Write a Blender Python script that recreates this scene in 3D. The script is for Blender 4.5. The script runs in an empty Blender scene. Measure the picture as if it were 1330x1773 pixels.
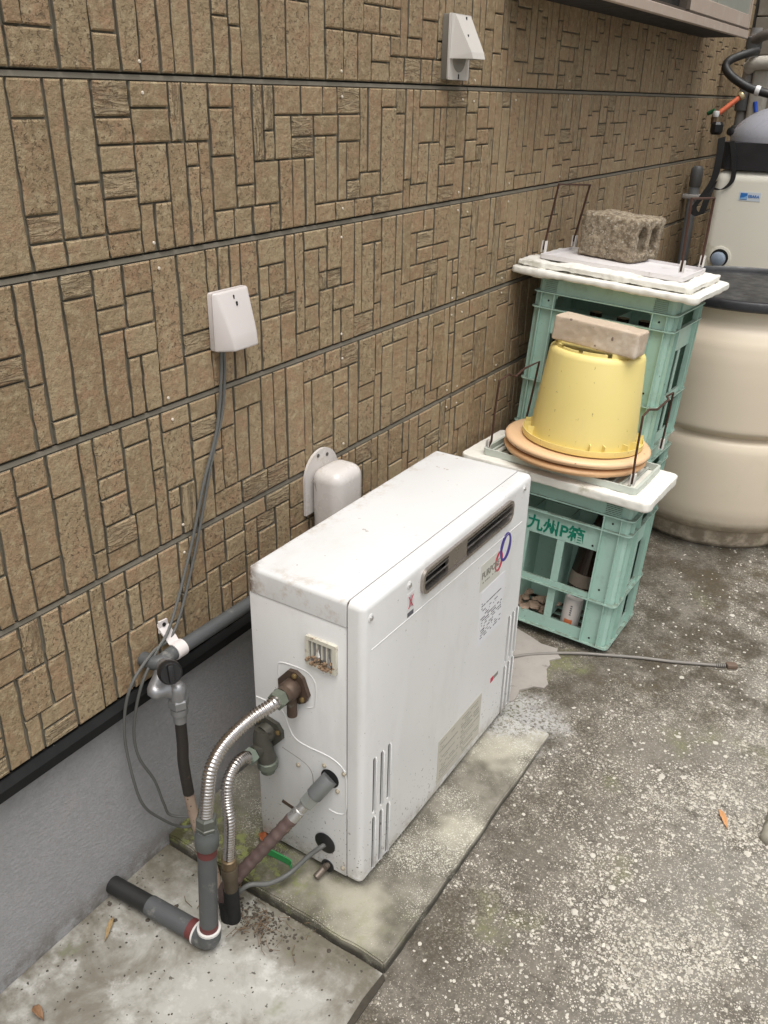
import bpy, bmesh, math, random
import numpy as np
from mathutils import Vector, Matrix, Euler, noise
R_ = math.radians
rnd = random.Random(7)
S = bpy.context.scene
COL = S.collection

# ------------------------------------------------------------------ camera
CAM = np.array([1.25494058, -2.40456956, 1.69954497])
RT = np.array([0.84241463, 0.53846982, 0.01969358])
UP = np.array([-0.25004633, 0.35828982, 0.89950277])
FW = np.array([-0.47729909, 0.7626786, -0.43647099])
FPX = 1493.62
cd = bpy.data.cameras.new('camera'); cam = bpy.data.objects.new('camera', cd); COL.objects.link(cam)
cam.matrix_world = Matrix(((RT[0], UP[0], -FW[0], CAM[0]), (RT[1], UP[1], -FW[1], CAM[1]),
                           (RT[2], UP[2], -FW[2], CAM[2]), (0, 0, 0, 1)))
cd.sensor_fit = 'HORIZONTAL'; cd.sensor_width = 36; cd.lens = 36 * FPX / 1330
cd.clip_start = .05; cd.clip_end = 300
S.camera = cam
S.render.resolution_x = 768; S.render.resolution_y = 1024

# ------------------------------------------------------------------ sky and sun (bright overcast)
SUN_DIR = Vector((.22, -.20, .95)).normalized()      # towards the light
w = bpy.data.worlds.new('World'); S.world = w; w.use_nodes = True
nt = w.node_tree; nt.nodes.clear()
sky = nt.nodes.new('ShaderNodeTexSky'); sky.sky_type = 'NISHITA'; sky.sun_disc = False
sky.sun_elevation = math.asin(SUN_DIR.z); sky.sun_rotation = math.atan2(SUN_DIR.x, SUN_DIR.y)
sky.dust_density = 5; sky.air_density = 1.2
hs = nt.nodes.new('ShaderNodeHueSaturation'); hs.inputs['Saturation'].default_value = .22
bgn = nt.nodes.new('ShaderNodeBackground'); bgn.inputs[1].default_value = .10
wo = nt.nodes.new('ShaderNodeOutputWorld')
nt.links.new(sky.outputs[0], hs.inputs['Color']); nt.links.new(hs.outputs[0], bgn.inputs[0]); nt.links.new(bgn.outputs[0], wo.inputs[0])
sl = bpy.data.lights.new('sun', 'SUN'); sl.energy = 1.2; sl.angle = R_(50); sl.color = (1, .97, .925)
so = bpy.data.objects.new('sun', sl); COL.objects.link(so)
so.rotation_euler = SUN_DIR.to_track_quat('Z', 'Y').to_euler(); so.location = (2, -1, 5)
S.view_settings.view_transform = 'Standard'; S.view_settings.look = 'None'
S.view_settings.gamma = 1; S.view_settings.exposure = 0.86
S.render.engine = 'CYCLES'

# ------------------------------------------------------------------ photo pixel (1330x1773) -> point on a plane
def ray(p):
    u = (p[0] - 665) / FPX; v = (p[1] - 886.5) / FPX
    return RT * u - UP * v + FW
def atX(p, x): d = ray(p); return Vector(CAM + (x - CAM[0]) / d[0] * d)
def atY(p, y): d = ray(p); return Vector(CAM + (y - CAM[1]) / d[1] * d)
def atZ(p, z): d = ray(p); return Vector(CAM + (z - CAM[2]) / d[2] * d)
def proj(v):
    v = np.array(v) - CAM; return 665 + FPX * (v @ RT) / (v @ FW), 886.5 - FPX * (v @ UP) / (v @ FW)

# ------------------------------------------------------------------ node helpers
class NT:
    def __init__(s, name):
        s.m = bpy.data.materials.new(name); s.m.use_nodes = True; s.t = s.m.node_tree
        s.t.nodes.clear()
        s.out = s.t.nodes.new('ShaderNodeOutputMaterial'); s.b = s.t.nodes.new('ShaderNodeBsdfPrincipled')
        s.t.links.new(s.b.outputs[0], s.out.inputs[0])
        g = s.t.nodes.new('ShaderNodeNewGeometry'); s.pos = g.outputs['Position']
        tc = s.t.nodes.new('ShaderNodeTexCoord'); s.obj = tc.outputs['Object']
    def n(s, typ, **kw):
        nd = s.t.nodes.new(typ)
        for k, v in kw.items(): setattr(nd, k, v)
        return nd
    def lk(s, a, b): s.t.links.new(a, b)
    def setv(s, sock, v):
        if hasattr(v, 'is_output'): s.lk(v, sock)
        elif isinstance(v, (tuple, list)): sock.default_value = tuple(v) + ((1,) if len(v) == 3 and len(sock.default_value) == 4 else ())
        else: sock.default_value = v
    def noise(s, scale, detail=3, rough=.55, co=None, dist=0, out=0):
        nd = s.n('ShaderNodeTexNoise'); nd.inputs['Scale'].default_value = scale; nd.inputs['Detail'].default_value = detail
        nd.inputs['Roughness'].default_value = rough; nd.inputs['Distortion'].default_value = dist
        s.lk(co if co is not None else s.pos, nd.inputs['Vector']); return nd.outputs[out]
    def voro(s, scale, co=None, feature='F1', rnd_=1, out='Distance'):
        nd = s.n('ShaderNodeTexVoronoi', feature=feature); nd.inputs['Scale'].default_value = scale
        nd.inputs['Randomness'].default_value = rnd_
        s.lk(co if co is not None else s.pos, nd.inputs['Vector']); return nd.outputs[out]
    def ramp(s, v, a, b, lo=0., hi=1., smooth=True):
        nd = s.n('ShaderNodeMapRange', interpolation_type='SMOOTHSTEP' if smooth else 'LINEAR')
        s.setv(nd.inputs[0], v); s.setv(nd.inputs[1], a); s.setv(nd.inputs[2], b); s.setv(nd.inputs[3], lo); s.setv(nd.inputs[4], hi)
        return nd.outputs[0]
    def math(s, op, a, b=0.):
        nd = s.n('ShaderNodeMath', operation=op); s.setv(nd.inputs[0], a); s.setv(nd.inputs[1], b); return nd.outputs[0]
    def mix(s, f, a, b, mode='MIX'):
        nd = s.n('ShaderNodeMix', data_type='RGBA', blend_type=mode); s.setv(nd.inputs[0], f)
        s.setv(nd.inputs[6], a); s.setv(nd.inputs[7], b); return nd.outputs[2]
    def mapping(s, scale, co=None):
        nd = s.n('ShaderNodeMapping'); nd.inputs['Scale'].default_value = scale
        s.lk(co if co is not None else s.pos, nd.inputs[0]); return nd.outputs[0]
    def sep(s, co=None):
        nd = s.n('ShaderNodeSeparateXYZ'); s.lk(co if co is not None else s.pos, nd.inputs[0]); return nd.outputs
    def bump(s, h, strength=.3, dist=.002):
        nd = s.n('ShaderNodeBump'); nd.inputs['Strength'].default_value = strength; nd.inputs['Distance'].default_value = dist
        s.lk(h, nd.inputs['Height'])
        if s.b.inputs['Normal'].links: s.lk(s.b.inputs['Normal'].links[0].from_socket, nd.inputs['Normal'])
        s.lk(nd.outputs[0], s.b.inputs['Normal'])
    def done(s, col, rough=.6, metal=0., spec=.5):
        s.setv(s.b.inputs['Base Color'], col); s.setv(s.b.inputs['Roughness'], rough); s.setv(s.b.inputs['Metallic'], metal)
        s.b.inputs['Specular IOR Level'].default_value = spec
        return s.m

def mul(c, k): return tuple(min(1, v * k) for v in c)
MATS = {}
def M(name, col, rough=.55, metal=0., var=.12, vs=14, bump=.15, bs=220, bd=.0006, dirt=None, spots=None, obj=False, spec=.5):
    """plain worn material: mottled colour, fine relief, optional dirt patches (col, lo, hi, scale) and specks (col, scale, thr)"""
    if name in MATS: return MATS[name]
    t = NT(name); co = t.obj if obj else t.pos
    c = t.mix(t.noise(vs, 4, .6, co), mul(col, 1 - var), mul(col, 1 + var))
    r = rough
    for d in ([dirt] if dirt and not isinstance(dirt, list) else (dirt or [])):
        f = t.ramp(t.noise(d[3], 5, .68, co), d[1], d[2]); c = t.mix(f, c, d[0])
    for sp in ([spots] if spots and not isinstance(spots, list) else (spots or [])):
        f = t.ramp(t.noise(sp[1], 2, .5, co), sp[2], sp[2] + .035); c = t.mix(f, c, sp[0])
    rr = t.ramp(t.noise(vs * 1.7, 3, .6, co), .3, .7, max(.02, rough - .08), min(1, rough + .08))
    if bump: t.bump(t.noise(bs, 3, .6, co), bump, bd)
    MATS[name] = t.done(c, rr, metal, spec); return MATS[name]

# ------------------------------------------------------------------ mesh helpers
class MB:
    def __init__(s): s.v = []; s.f = []; s.mi = []
    def add(s, vs, fs, mi=0, mat=None):
        o = len(s.v)
        s.v += [tuple(mat @ Vector(q)) if mat is not None else tuple(q) for q in vs]
        s.f += [tuple(i + o for i in f) for f in fs]; s.mi += [mi] * len(fs)
        return s
    def bm(s, b, mi=0, mat=None):
        b.verts.ensure_lookup_table(); b.verts.index_update()
        s.add([v.co.copy() for v in b.verts], [[v.index for v in f.verts] for f in b.faces], mi, mat); b.free(); return s
    def box(s, x0, x1, y0, y1, z0, z1, r=0., seg=1, mi=0, mat=None):
        if r <= 0:
            vs = [(x, y, z) for x in (x0, x1) for y in (y0, y1) for z in (z0, z1)]
            return s.add(vs, [(0, 1, 3, 2), (4, 6, 7, 5), (0, 4, 5, 1), (2, 3, 7, 6), (0, 2, 6, 4), (1, 5, 7, 3)], mi, mat)
        b = bmesh.new(); bmesh.ops.create_cube(b, size=1)
        for v in b.verts: v.co = ((x0 + x1) / 2 + v.co.x * (x1 - x0), (y0 + y1) / 2 + v.co.y * (y1 - y0), (z0 + z1) / 2 + v.co.z * (z1 - z0))
        r = min(r, .49 * min(x1 - x0, y1 - y0, z1 - z0))
        bmesh.ops.bevel(b, geom=list(b.edges), offset=r, segments=seg, profile=.5, affect='EDGES')
        return s.bm(b, mi, mat)
    def sbox(s, x0, x1, y0, y1, z0, z1, r, seg, sel, mi=0):
        """box bevelled only on edges picked by sel(mx, my, mz), each -1/0/1"""
        b = bmesh.new(); bmesh.ops.create_cube(b, size=2); g = []
        for e in b.edges:
            m = (e.verts[0].co + e.verts[1].co) / 2
            if sel(round(m.x), round(m.y), round(m.z)): g.append(e)
        for v in b.verts: v.co = ((x0 + x1) / 2 + v.co.x * (x1 - x0) / 2, (y0 + y1) / 2 + v.co.y * (y1 - y0) / 2, (z0 + z1) / 2 + v.co.z * (z1 - z0) / 2)
        bmesh.ops.bevel(b, geom=g, offset=r, segments=seg, profile=.5, affect='EDGES')
        return s.bm(b, mi)
    def tube(s, pts, r, n=12, cap=True, mi=0, mat=None):
        pts = [Vector(p) for p in pts]; m = len(pts)
        rs = r if isinstance(r, (list, tuple)) else [r] * m
        T = [(pts[min(i + 1, m - 1)] - pts[max(i - 1, 0)]).normalized() for i in range(m)]
        u = T[0].orthogonal().normalized(); vs = []; fs = []
        for i in range(m):
            if i: u = (u - T[i] * u.dot(T[i])); u = u.normalized() if u.length > 1e-6 else T[i].orthogonal().normalized()
            q = T[i].cross(u)
            for k in range(n):
                a = 2 * math.pi * k / n; vs.append(pts[i] + (u * math.cos(a) + q * math.sin(a)) * rs[i])
        for i in range(m - 1):
            for k in range(n): fs.append((i * n + k, i * n + (k + 1) % n, (i + 1) * n + (k + 1) % n, (i + 1) * n + k))
        if cap: fs.append(tuple(range(n))[::-1]); fs.append(tuple((m - 1) * n + k for k in range(n)))
        return s.add(vs, fs, mi, mat)
    def lathe(s, prof, n=32, c=(0, 0, 0), axis=None, mi=0, mat=None, cap=True, a0=0., a1=2 * math.pi):
        full = abs(a1 - a0 - 2 * math.pi) < 1e-6; k2 = n if full else n + 1
        rot = Vector((0, 0, 1)).rotation_difference(Vector(axis).normalized()).to_matrix() if axis is not None else Matrix.Identity(3)
        vs = []; fs = []
        for (r, z) in prof:
            for k in range(k2):
                a = a0 + (a1 - a0) * k / n; vs.append(Vector(c) + rot @ Vector((r * math.cos(a), r * math.sin(a), z)))
        for i in range(len(prof) - 1):
            for k in range(n if full else n):
                kk = (k + 1) % k2; fs.append((i * k2 + k, i * k2 + kk, (i + 1) * k2 + kk, (i + 1) * k2 + k))
        if cap and full: fs.append(tuple(range(n))[::-1]); fs.append(tuple((len(prof) - 1) * n + k for k in range(n)))
        return s.add(vs, fs, mi, mat)
    def prism(s, poly, h0, h1, ax='x', mi=0, mat=None):
        """poly of (a,b) extruded along ax from h0 to h1; (a,b) are the other two axes in xyz order"""
        n = len(poly)
        def P(a, b, h): return {'x': (h, a, b), 'y': (a, h, b), 'z': (a, b, h)}[ax]
        vs = [P(a, b, h0) for a, b in poly] + [P(a, b, h1) for a, b in poly]
        fs = [tuple(range(n))[::-1], tuple(range(n, 2 * n))] + [(i, (i + 1) % n, n + (i + 1) % n, n + i) for i in range(n)]
        return s.add(vs, fs, mi, mat)
    def mesh(s, name, mats, smooth=40):
        me = bpy.data.meshes.new(name); me.from_pydata(s.v, [], s.f)
        for m in (mats if isinstance(mats, (list, tuple)) else [mats]): me.materials.append(m)
        if any(s.mi): me.polygons.foreach_set('material_index', s.mi)
        b = bmesh.new(); b.from_mesh(me); bmesh.ops.recalc_face_normals(b, faces=list(b.faces)); b.to_mesh(me); b.free()
        if smooth: me.shade_smooth(); me.set_sharp_from_angle(angle=R_(smooth))
        me.update(); return me
    def build(s, name, mats, parent=None, smooth=40, world=True):
        return link(name, s.mesh(name, mats, smooth), parent, world)

def link(name, me, parent=None, world=True):
    o = bpy.data.objects.new(name, me); COL.objects.link(o)
    if parent is not None:
        o.parent = parent
        if world: o.matrix_parent_inverse = BASIS[parent.name].inverted()
    BASIS[o.name] = BASIS[parent.name].copy() if (parent is not None and not world) else Matrix.Identity(4)
    return o
BASIS = {}
def tag(o, label, cat=None, group=None, kind=None):
    o['label'] = label
    if cat: o['category'] = cat
    if group: o['group'] = group
    if kind: o['kind'] = kind
    return o
def thing(name, label, cat, loc=(0, 0, 0), mat=None, group=None):
    o = bpy.data.objects.new(name, None); COL.objects.link(o); o.empty_display_size = .1
    o.matrix_world = mat if mat is not None else Matrix.Translation(Vector(loc))
    BASIS[o.name] = o.matrix_world.copy()
    return tag(o, label, cat, group)

def cr(pts, n=8):
    """Catmull-Rom through points"""
    P = [Vector(p) for p in pts]; P = [2 * P[0] - P[1]] + P + [2 * P[-1] - P[-2]]; out = []
    for i in range(1, len(P) - 2):
        a, b, c, d = P[i - 1:i + 3]
        for k in range(n):
            t = k / n; out.append(.5 * ((2 * b) + (c - a) * t + (2 * a - 5 * b + 4 * c - d) * t * t + (3 * b - a - 3 * c + d) * t ** 3))
    return out + [P[-2]]
def resample(pts, step):
    out = [pts[0]]; acc = 0
    for a, b in zip(pts, pts[1:]):
        L = (b - a).length; d = step - acc
        while d <= L: out.append(a.lerp(b, d / L)); d += step
        acc = (acc + L) % step
    return out
def rrect(a0, a1, b0, b1, r, n=5):
    out = []
    for (ca, cb, t0) in ((a1 - r, b1 - r, 0), (a0 + r, b1 - r, 90), (a0 + r, b0 + r, 180), (a1 - r, b0 + r, 270)):
        for k in range(n + 1):
            t = R_(t0 + 90 * k / n); out.append((ca + r * math.cos(t), cb + r * math.sin(t)))
    return out
def roughen(me, voxel, amp, freq, cut=None):
    """voxel-remeshed, noise-eroded copy of a mesh (crumbling concrete, styrofoam)"""
    o = bpy.data.objects.new('tmp', me); COL.objects.link(o)
    for c in (cut or []):
        mo = o.modifiers.new('b', 'BOOLEAN'); mo.object = c; mo.operation = 'DIFFERENCE'; mo.solver = 'EXACT'
    mo = o.modifiers.new('r', 'REMESH'); mo.mode = 'VOXEL'; mo.voxel_size = voxel
    dg = bpy.context.evaluated_depsgraph_get(); m2 = bpy.data.meshes.new_from_object(o.evaluated_get(dg))
    bpy.data.objects.remove(o)
    for c in (cut or []): bpy.data.objects.remove(c)
    nn = [v.normal.copy() for v in m2.vertices]
    for v, n in zip(m2.vertices, nn):
        p = v.co; d = 0
        for (f, a) in zip(freq, amp): d += a * noise.noise(p * f + Vector((3.1, 7.7, 1.3)))
        v.co = p + n * d
    if not m2.materials:
        for m in me.materials: m2.materials.append(m)
    m2.shade_smooth(); return m2
def text_mesh(body, size, mat, ext=.0004, bold=0.):
    cu = bpy.data.curves.new('t', 'FONT'); cu.body = body; cu.size = size; cu.extrude = ext; cu.align_x = 'LEFT'; cu.offset = bold; cu.resolution_u = 3
    o = bpy.data.objects.new('t', cu); COL.objects.link(o)
    dg = bpy.context.evaluated_depsgraph_get(); me = bpy.data.meshes.new_from_object(o.evaluated_get(dg))
    bpy.data.objects.remove(o); me.materials.clear(); me.materials.append(mat); return me
def place_text(name, body, size, mat, origin, right, up, parent, world=True, width=None, bold=0.):
    me = text_mesh(body, size, mat, bold=bold)
    r = Vector(right).normalized(); u = Vector(up).normalized(); n = r.cross(u)
    k = 1.
    if width:
        xs = [v.co.x for v in me.vertices]; k = width / (max(xs) - min(xs))
    for v in me.vertices: v.co = Vector(origin) + r * v.co.x * k + u * v.co.y + n * v.co.z
    return link(name, me, parent, world)
def sstep(t): t = max(0, min(1, t)); return t * t * (3 - 2 * t)
# ------------------------------------------------------------------ ground
def gz(x, y): return .012 * sstep((y + 1.345) / .9)

def efflo(t, c):
    """whitish lime bloom where the slab meets the patio beside the heater"""
    v = t.n('ShaderNodeVectorMath', operation='DISTANCE'); t.lk(t.pos, v.inputs[0]); v.inputs[1].default_value = (.52, -.43, .03)
    d = t.math('ADD', v.outputs['Value'], t.math('MULTIPLY', t.math('SUBTRACT', t.noise(14, 4, .65), .5), .22))
    f = t.math('MULTIPLY', t.ramp(d, .17, .06), t.ramp(t.noise(95, 4, .7), .40, .52))
    return t.mix(t.math('MULTIPLY', f, .62), c, (.52, .515, .50))
def specks(t, c, layers, dens, lo, hi):
    for sc, k, keep, off in layers:
        co = t.mix(1., t.pos, t.mix(1., t.noise(sc * 1.3, 2, .6, out=1), (off, off, off), 'MULTIPLY'), 'ADD')
        d = t.voro(sc, co); r = t.sep(t.voro(sc, co, out='Color')); lim = t.math('MULTIPLY', dens, k)
        f = t.math('MULTIPLY', t.ramp(d, t.math('SUBTRACT', lim, .06), lim, 1, 0), t.ramp(r[0], 1 - keep, 1 - keep + .03))
        c = t.mix(t.math('MULTIPLY', f, t.ramp(r[2], .0, 1., .55, 1.)), c, t.mix(r[1], lo, hi))
    return c
def mat_patio():
    t = NT('patio_concrete'); p = t.pos
    big = t.noise(1.5, 3, .6); mid = t.noise(11, 4, .65)
    c = t.mix(t.ramp(mid, .32, .68), (.088, .076, .060), (.165, .147, .120))
    c = t.mix(t.ramp(t.noise(75, 3, .7), .42, .66, 0, .7), c, (.215, .195, .162))
    x = t.sep(); right = t.ramp(x[0], .70, 1.3, .0, .15); ctr = t.ramp(x[0], .8, 1.25, 0, .45)
    c = t.mix(t.ramp(big, .50, .72, 0, .4), c, (.25, .23, .19))
    c = t.mix(t.math('MULTIPLY', ctr, t.ramp(t.noise(5, 3, .6), .3, .6)), c, (.30, .285, .25))
    dens = t.math('ADD', t.ramp(t.noise(3.6, 3, .6), .32, .66, .20, .46), right)
    c = specks(t, c, ((230, 1.0, .62, .006), (125, .92, .52, .010), (72, .72, .34, .016)), dens, (.36, .325, .26), (.68, .64, .555))
    c = t.mix(t.ramp(t.noise(26, 4, .75), .56, .70, 0, .65), c, (.06, .05, .038))
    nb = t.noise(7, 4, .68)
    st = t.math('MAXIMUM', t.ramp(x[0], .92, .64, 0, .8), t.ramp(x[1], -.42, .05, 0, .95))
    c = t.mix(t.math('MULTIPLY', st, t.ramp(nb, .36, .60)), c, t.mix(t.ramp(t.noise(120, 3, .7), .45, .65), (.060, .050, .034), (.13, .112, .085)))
    wet = t.math('MULTIPLY', t.ramp(t.noise(4.2, 3, .6, co=t.mapping((1, 1.4, 1))), .50, .66), t.ramp(x[1], -.35, .1, 0, .75))
    c = t.mix(t.math('MULTIPLY', wet, t.ramp(t.noise(60, 3, .7), .32, .62)), c, (.075, .055, .030))
    moss = t.math('MULTIPLY', t.ramp(t.noise(2.9, 3, .6, co=t.mapping((1, .8, 1.7))), .60, .72), t.ramp(t.noise(45, 3, .7), .35, .6, .1, .75))
    c = t.mix(moss, c, (.17, .175, .075))
    c = efflo(t, c)
    t.bump(t.noise(190, 3, .7), .8, .004); t.bump(t.noise(60, 3, .6), .4, .004)
    return t.done(c, .85, 0, .35)

def mat_apron():
    t = NT('cement_apron'); 
    n = t.noise(5.5, 6, .66, dist=.4)
    c = t.mix(t.ramp(n, .36, .6), (.165, .15, .12), (.36, .35, .315))
    c = t.mix(t.ramp(t.noise(11, 5, .7), .52, .7, 0, .8), c, (.50, .49, .46))
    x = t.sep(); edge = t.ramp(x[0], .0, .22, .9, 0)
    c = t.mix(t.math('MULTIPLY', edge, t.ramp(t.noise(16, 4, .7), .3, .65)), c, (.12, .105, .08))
    c = t.mix(t.ramp(t.noise(4, 5, .7, co=t.mapping((1.3, 1, 1))), .56, .70, 0, .75), c, (.15, .16, .085))
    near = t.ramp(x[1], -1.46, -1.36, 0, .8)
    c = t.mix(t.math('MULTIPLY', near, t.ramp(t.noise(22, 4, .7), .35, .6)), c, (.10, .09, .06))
    c = t.mix(t.ramp(t.noise(60, 3, .6), .66, .70), c, (.1, .09, .075))
    t.bump(t.noise(40, 5, .6), .35, .004); t.bump(t.noise(300, 3, .6), .25, .001)
    return t.done(c, .8, 0, .35)

def mat_pad():
    t = NT('pad_concrete'); x = t.sep()
    c = t.mix(t.ramp(t.noise(14, 4, .65), .3, .7), (.115, .105, .082), (.235, .218, .178))
    pale = t.ramp(t.noise(4.2, 3, .6), .50, .66, 0, .8); c = t.mix(pale, c, (.42, .395, .315))
    dens = t.ramp(t.noise(6, 3, .6), .34, .66, .16, .50)
    c = specks(t, c, ((330, 1., .6, .004), (190, .9, .5, .006)), dens, (.36, .345, .28), (.66, .635, .55))
    m1 = t.ramp(x[1], -1.14, -1.30, 0, 1); m2 = t.ramp(x[0], .46, .20, .18, 1)
    moss = t.math('MULTIPLY', t.math('MULTIPLY', m1, m2), t.ramp(t.noise(9, 4, .7), .30, .52))
    c = t.mix(moss, c, (.07, .065, .028))
    c = t.mix(t.math('MULTIPLY', moss, t.ramp(t.noise(30, 4, .7), .50, .60)), c, (.19, .21, .07))
    c = t.mix(t.math('MULTIPLY', t.ramp(x[2], .030, .012, 0, .9), t.ramp(t.noise(20, 3, .6), .3, .5)), c, (.05, .045, .035))  # paints the slab's edge shadow onto its low side faces
    c = efflo(t, c)
    t.bump(t.noise(210, 3, .7), .7, .003); t.bump(t.noise(34, 3, .6), .5, .005)
    return t.done(c, .85, 0, .35)

mb = MB()
ys = [-25, -6, -2.6] + [-1.345 + .9 * k / 10 for k in range(11)] + [.5, 2, 4.5, 25]
xs = [-20, -.1, .3, .62, 1, 2, 4, 25]
for i, y in enumerate(ys):
    for x in xs: mb.v.append((x, y, gz(x, y)))
for i in range(len(ys) - 1):
    for k in range(len(xs) - 1):
        a = i * len(xs) + k; mb.f.append((a, a + 1, a + 1 + len(xs), a + len(xs))); mb.mi.append(0)
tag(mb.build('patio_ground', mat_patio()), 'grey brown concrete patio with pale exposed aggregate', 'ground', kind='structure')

def sheet(name, poly, z, m, th=.02):
    b = MB(); b.prism(poly, z - th, z, 'z'); return b.build(name, m, smooth=0)
def wobble(a, b, n, amp, seed):
    r = random.Random(seed); out = []
    for k in range(n):
        t = k / n; d = Vector((b[0] - a[0], b[1] - a[1])); q = Vector((-d.y, d.x)).normalized() * r.uniform(-amp, amp)
        out.append((a[0] + d.x * t + (q.x if k else 0), a[1] + d.y * t + (q.y if k else 0)))
    return out
poly = wobble((-.019, -3.2), (.60, -3.2), 2, 0, 1) + wobble((.605, -3.2), (.618, -1.352), 26, .004, 2) + [(.618, -1.352), (-.019, -1.352)]
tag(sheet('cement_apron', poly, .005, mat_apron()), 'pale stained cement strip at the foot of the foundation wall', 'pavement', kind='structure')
poly = wobble((-.019, -.44), (.40, -.44), 6, .01, 3) + wobble((.40, -.44), (.52, -.22), 10, .02, 4) + wobble((.52, -.22), (.47, -.02), 8, .02, 5) + wobble((.47, -.02), (.02, .05), 8, .02, 6) + [(-.019, .05)]
tag(sheet('cement_patch', poly, .0165, M('patch_cement', (.33, .30, .27), .85, var=.18, vs=18, dirt=((.16, .14, .12), .56, .7, 14), bump=.4, bs=120, bd=.002)),
    'pinkish smooth cement patch between heater and crates', 'pavement', kind='structure')

tag(sheet('joint_gap', [(.612, -3.2), (.624, -3.2), (.630, -1.36), (.622, -1.353), (.612, -1.353)], .0035, M('joint_dirt', (.045, .038, .028), .95, var=.4, vs=60), .004), 'dark dirty joint between the cement apron and the patio', 'ground', kind='structure')
# heater pad, slightly chipped edges
b = bmesh.new(); bmesh.ops.create_cube(b, size=1)
for v in b.verts: v.co = (.302 + v.co.x * .642, -.905 + v.co.y * .885, -.02 + v.co.z * .11)
bmesh.ops.bevel(b, geom=list(b.edges), offset=.0035, segments=2, affect='EDGES')
bmesh.ops.subdivide_edges(b, edges=[e for e in b.edges if e.calc_length() > .2], cuts=40, use_grid_fill=True)
for v in b.verts:
    k = noise.noise(v.co * 14) * .004 + noise.noise(v.co * 60) * .0018
    v.co.z += k * .5
    if v.co.y < -1.33 or v.co.x > .61: v.co.x += k; v.co.y += k
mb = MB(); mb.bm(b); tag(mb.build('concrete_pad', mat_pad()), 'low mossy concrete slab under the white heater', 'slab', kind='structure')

# loose pale stones standing out of the patio
def pebble(mbx, x, y, z, s, r, flat=.45):
    ph = (1 + 5 ** .5) / 2
    ico = [(-1, ph, 0), (1, ph, 0), (-1, -ph, 0), (1, -ph, 0), (0, -1, ph), (0, 1, ph), (0, -1, -ph), (0, 1, -ph), (ph, 0, -1), (ph, 0, 1), (-ph, 0, -1), (-ph, 0, 1)]
    fs = [(0, 11, 5), (0, 5, 1), (0, 1, 7), (0, 7, 10), (0, 10, 11), (1, 5, 9), (5, 11, 4), (11, 10, 2), (10, 7, 6), (7, 1, 8), (3, 9, 4), (3, 4, 2), (3, 2, 6), (3, 6, 8), (3, 8, 9), (4, 9, 5), (2, 4, 11), (6, 2, 10), (8, 6, 7), (9, 8, 1)]
    a = r.uniform(0, 6.28); k = r.uniform(.5, 1)
    vs = []
    for v in ico:
        q = Vector(v) / 1.9 * s * r.uniform(.75, 1.2); q = Vector((q.x, q.y * k, q.z * flat))
        vs.append((x + q.x * math.cos(a) - q.y * math.sin(a), y + q.x * math.sin(a) + q.y * math.cos(a), z + q.z))
    mbx.add(vs, fs)
mb = MB(); r = random.Random(11)
while len(mb.f) < 20 * 4200:
    x = r.uniform(.63, 1.75); y = r.uniform(-2.0, 1.3)
    q = noise.noise(Vector((x * 3, y * 3, 1))) * .5 + .5
    if y > -.2 and r.random() < .55: continue
    if r.random() > .12 + .75 * q * sstep((x - .55) / .6): continue
    s = .0030 + .0035 * r.random() ** 2 + (.007 * r.random() if r.random() < .07 and x > .85 else 0)
    pebble(mb, x, y, gz(x, y) - s * .02, s, r, .35)
tag(mb.build('exposed_stones', M('pale_stone', (.50, .465, .405), .75, var=.4, vs=45, bump=.3, bs=300), smooth=0), 'pale aggregate stones standing out of the patio concrete', 'gravel', kind='stuff')

# ------------------------------------------------------------------ house wall
ZB = .5209; PITCH = .30; ROWS = 6
def mat_tile():
    t = NT('siding_tile')
    at = t.n('ShaderNodeAttribute', attribute_name='tint'); s = t.sep(at.outputs['Color'])
    c = t.mix(s[0], (.255, .187, .106), (.335, .255, .152))
    c = t.mix(t.math('MULTIPLY', s[1], .5), c, (.305, .192, .110))
    c = t.mix(t.ramp(t.noise(17, 4, .65), .46, .64, 0, .55), c, (.325, .20, .118))
    c = t.mix(t.ramp(t.noise(44, 4, .7), .47, .66, 0, .75), c, (.39, .31, .19))
    c = t.mix(t.ramp(t.noise(62, 4, .7), .54, .70, 0, .65), c, (.175, .125, .068))
    isr = t.ramp(s[2], .3, .5)
    pk = t.ramp(t.math('FRACT', t.math('MULTIPLY', s[0], 7.3)), .35, .75, .25, 1)      # some tiles pitted, some smooth
    pn = t.noise(115, 3, .6, dist=.5); pit = t.math('MULTIPLY', t.ramp(pn, .57, .66), pk)
    c = t.mix(t.math('MULTIPLY', pit, .55), c, (.13, .095, .055))
    gh = t.noise(34, 4, .62, co=t.mapping((1, .42, 2.3)), dist=1.6); gv = t.noise(34, 4, .62, co=t.mapping((1, 2.3, .42)), dist=1.6)
    g = t.n('ShaderNodeMix', data_type='FLOAT'); t.lk(t.ramp(s[2], .7, .9), g.inputs[0]); t.lk(gv, g.inputs[2]); t.lk(gh, g.inputs[3])
    crack = t.math('MULTIPLY', isr, t.ramp(g.outputs[0], .385, .335, 0, 1))
    c = t.mix(t.math('MULTIPLY', isr, t.ramp(g.outputs[0], .44, .58, 0, .6)), c, (.41, .325, .205))
    c = t.mix(t.math('MULTIPLY', crack, .32), c, (.15, .115, .07))
    h = t.math('SUBTRACT', t.math('MULTIPLY', t.noise(48, 5, .68), 1.0), t.math('MULTIPLY', pit, .35))
    t.bump(h, 1., .006); t.bump(t.math('MULTIPLY', t.ramp(g.outputs[0], .33, .62), isr), 1., .0042)
    return t.done(c, .72, 0, .4)
GROUT = M('siding_groove', (.165, .145, .108), .9, var=.2, vs=60, bump=.3, bs=200)
TILE = mat_tile()

house = thing('house_wall', 'house wall of tan embossed stone pattern siding over a grey foundation', 'wall', (0, 0, 0))
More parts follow.
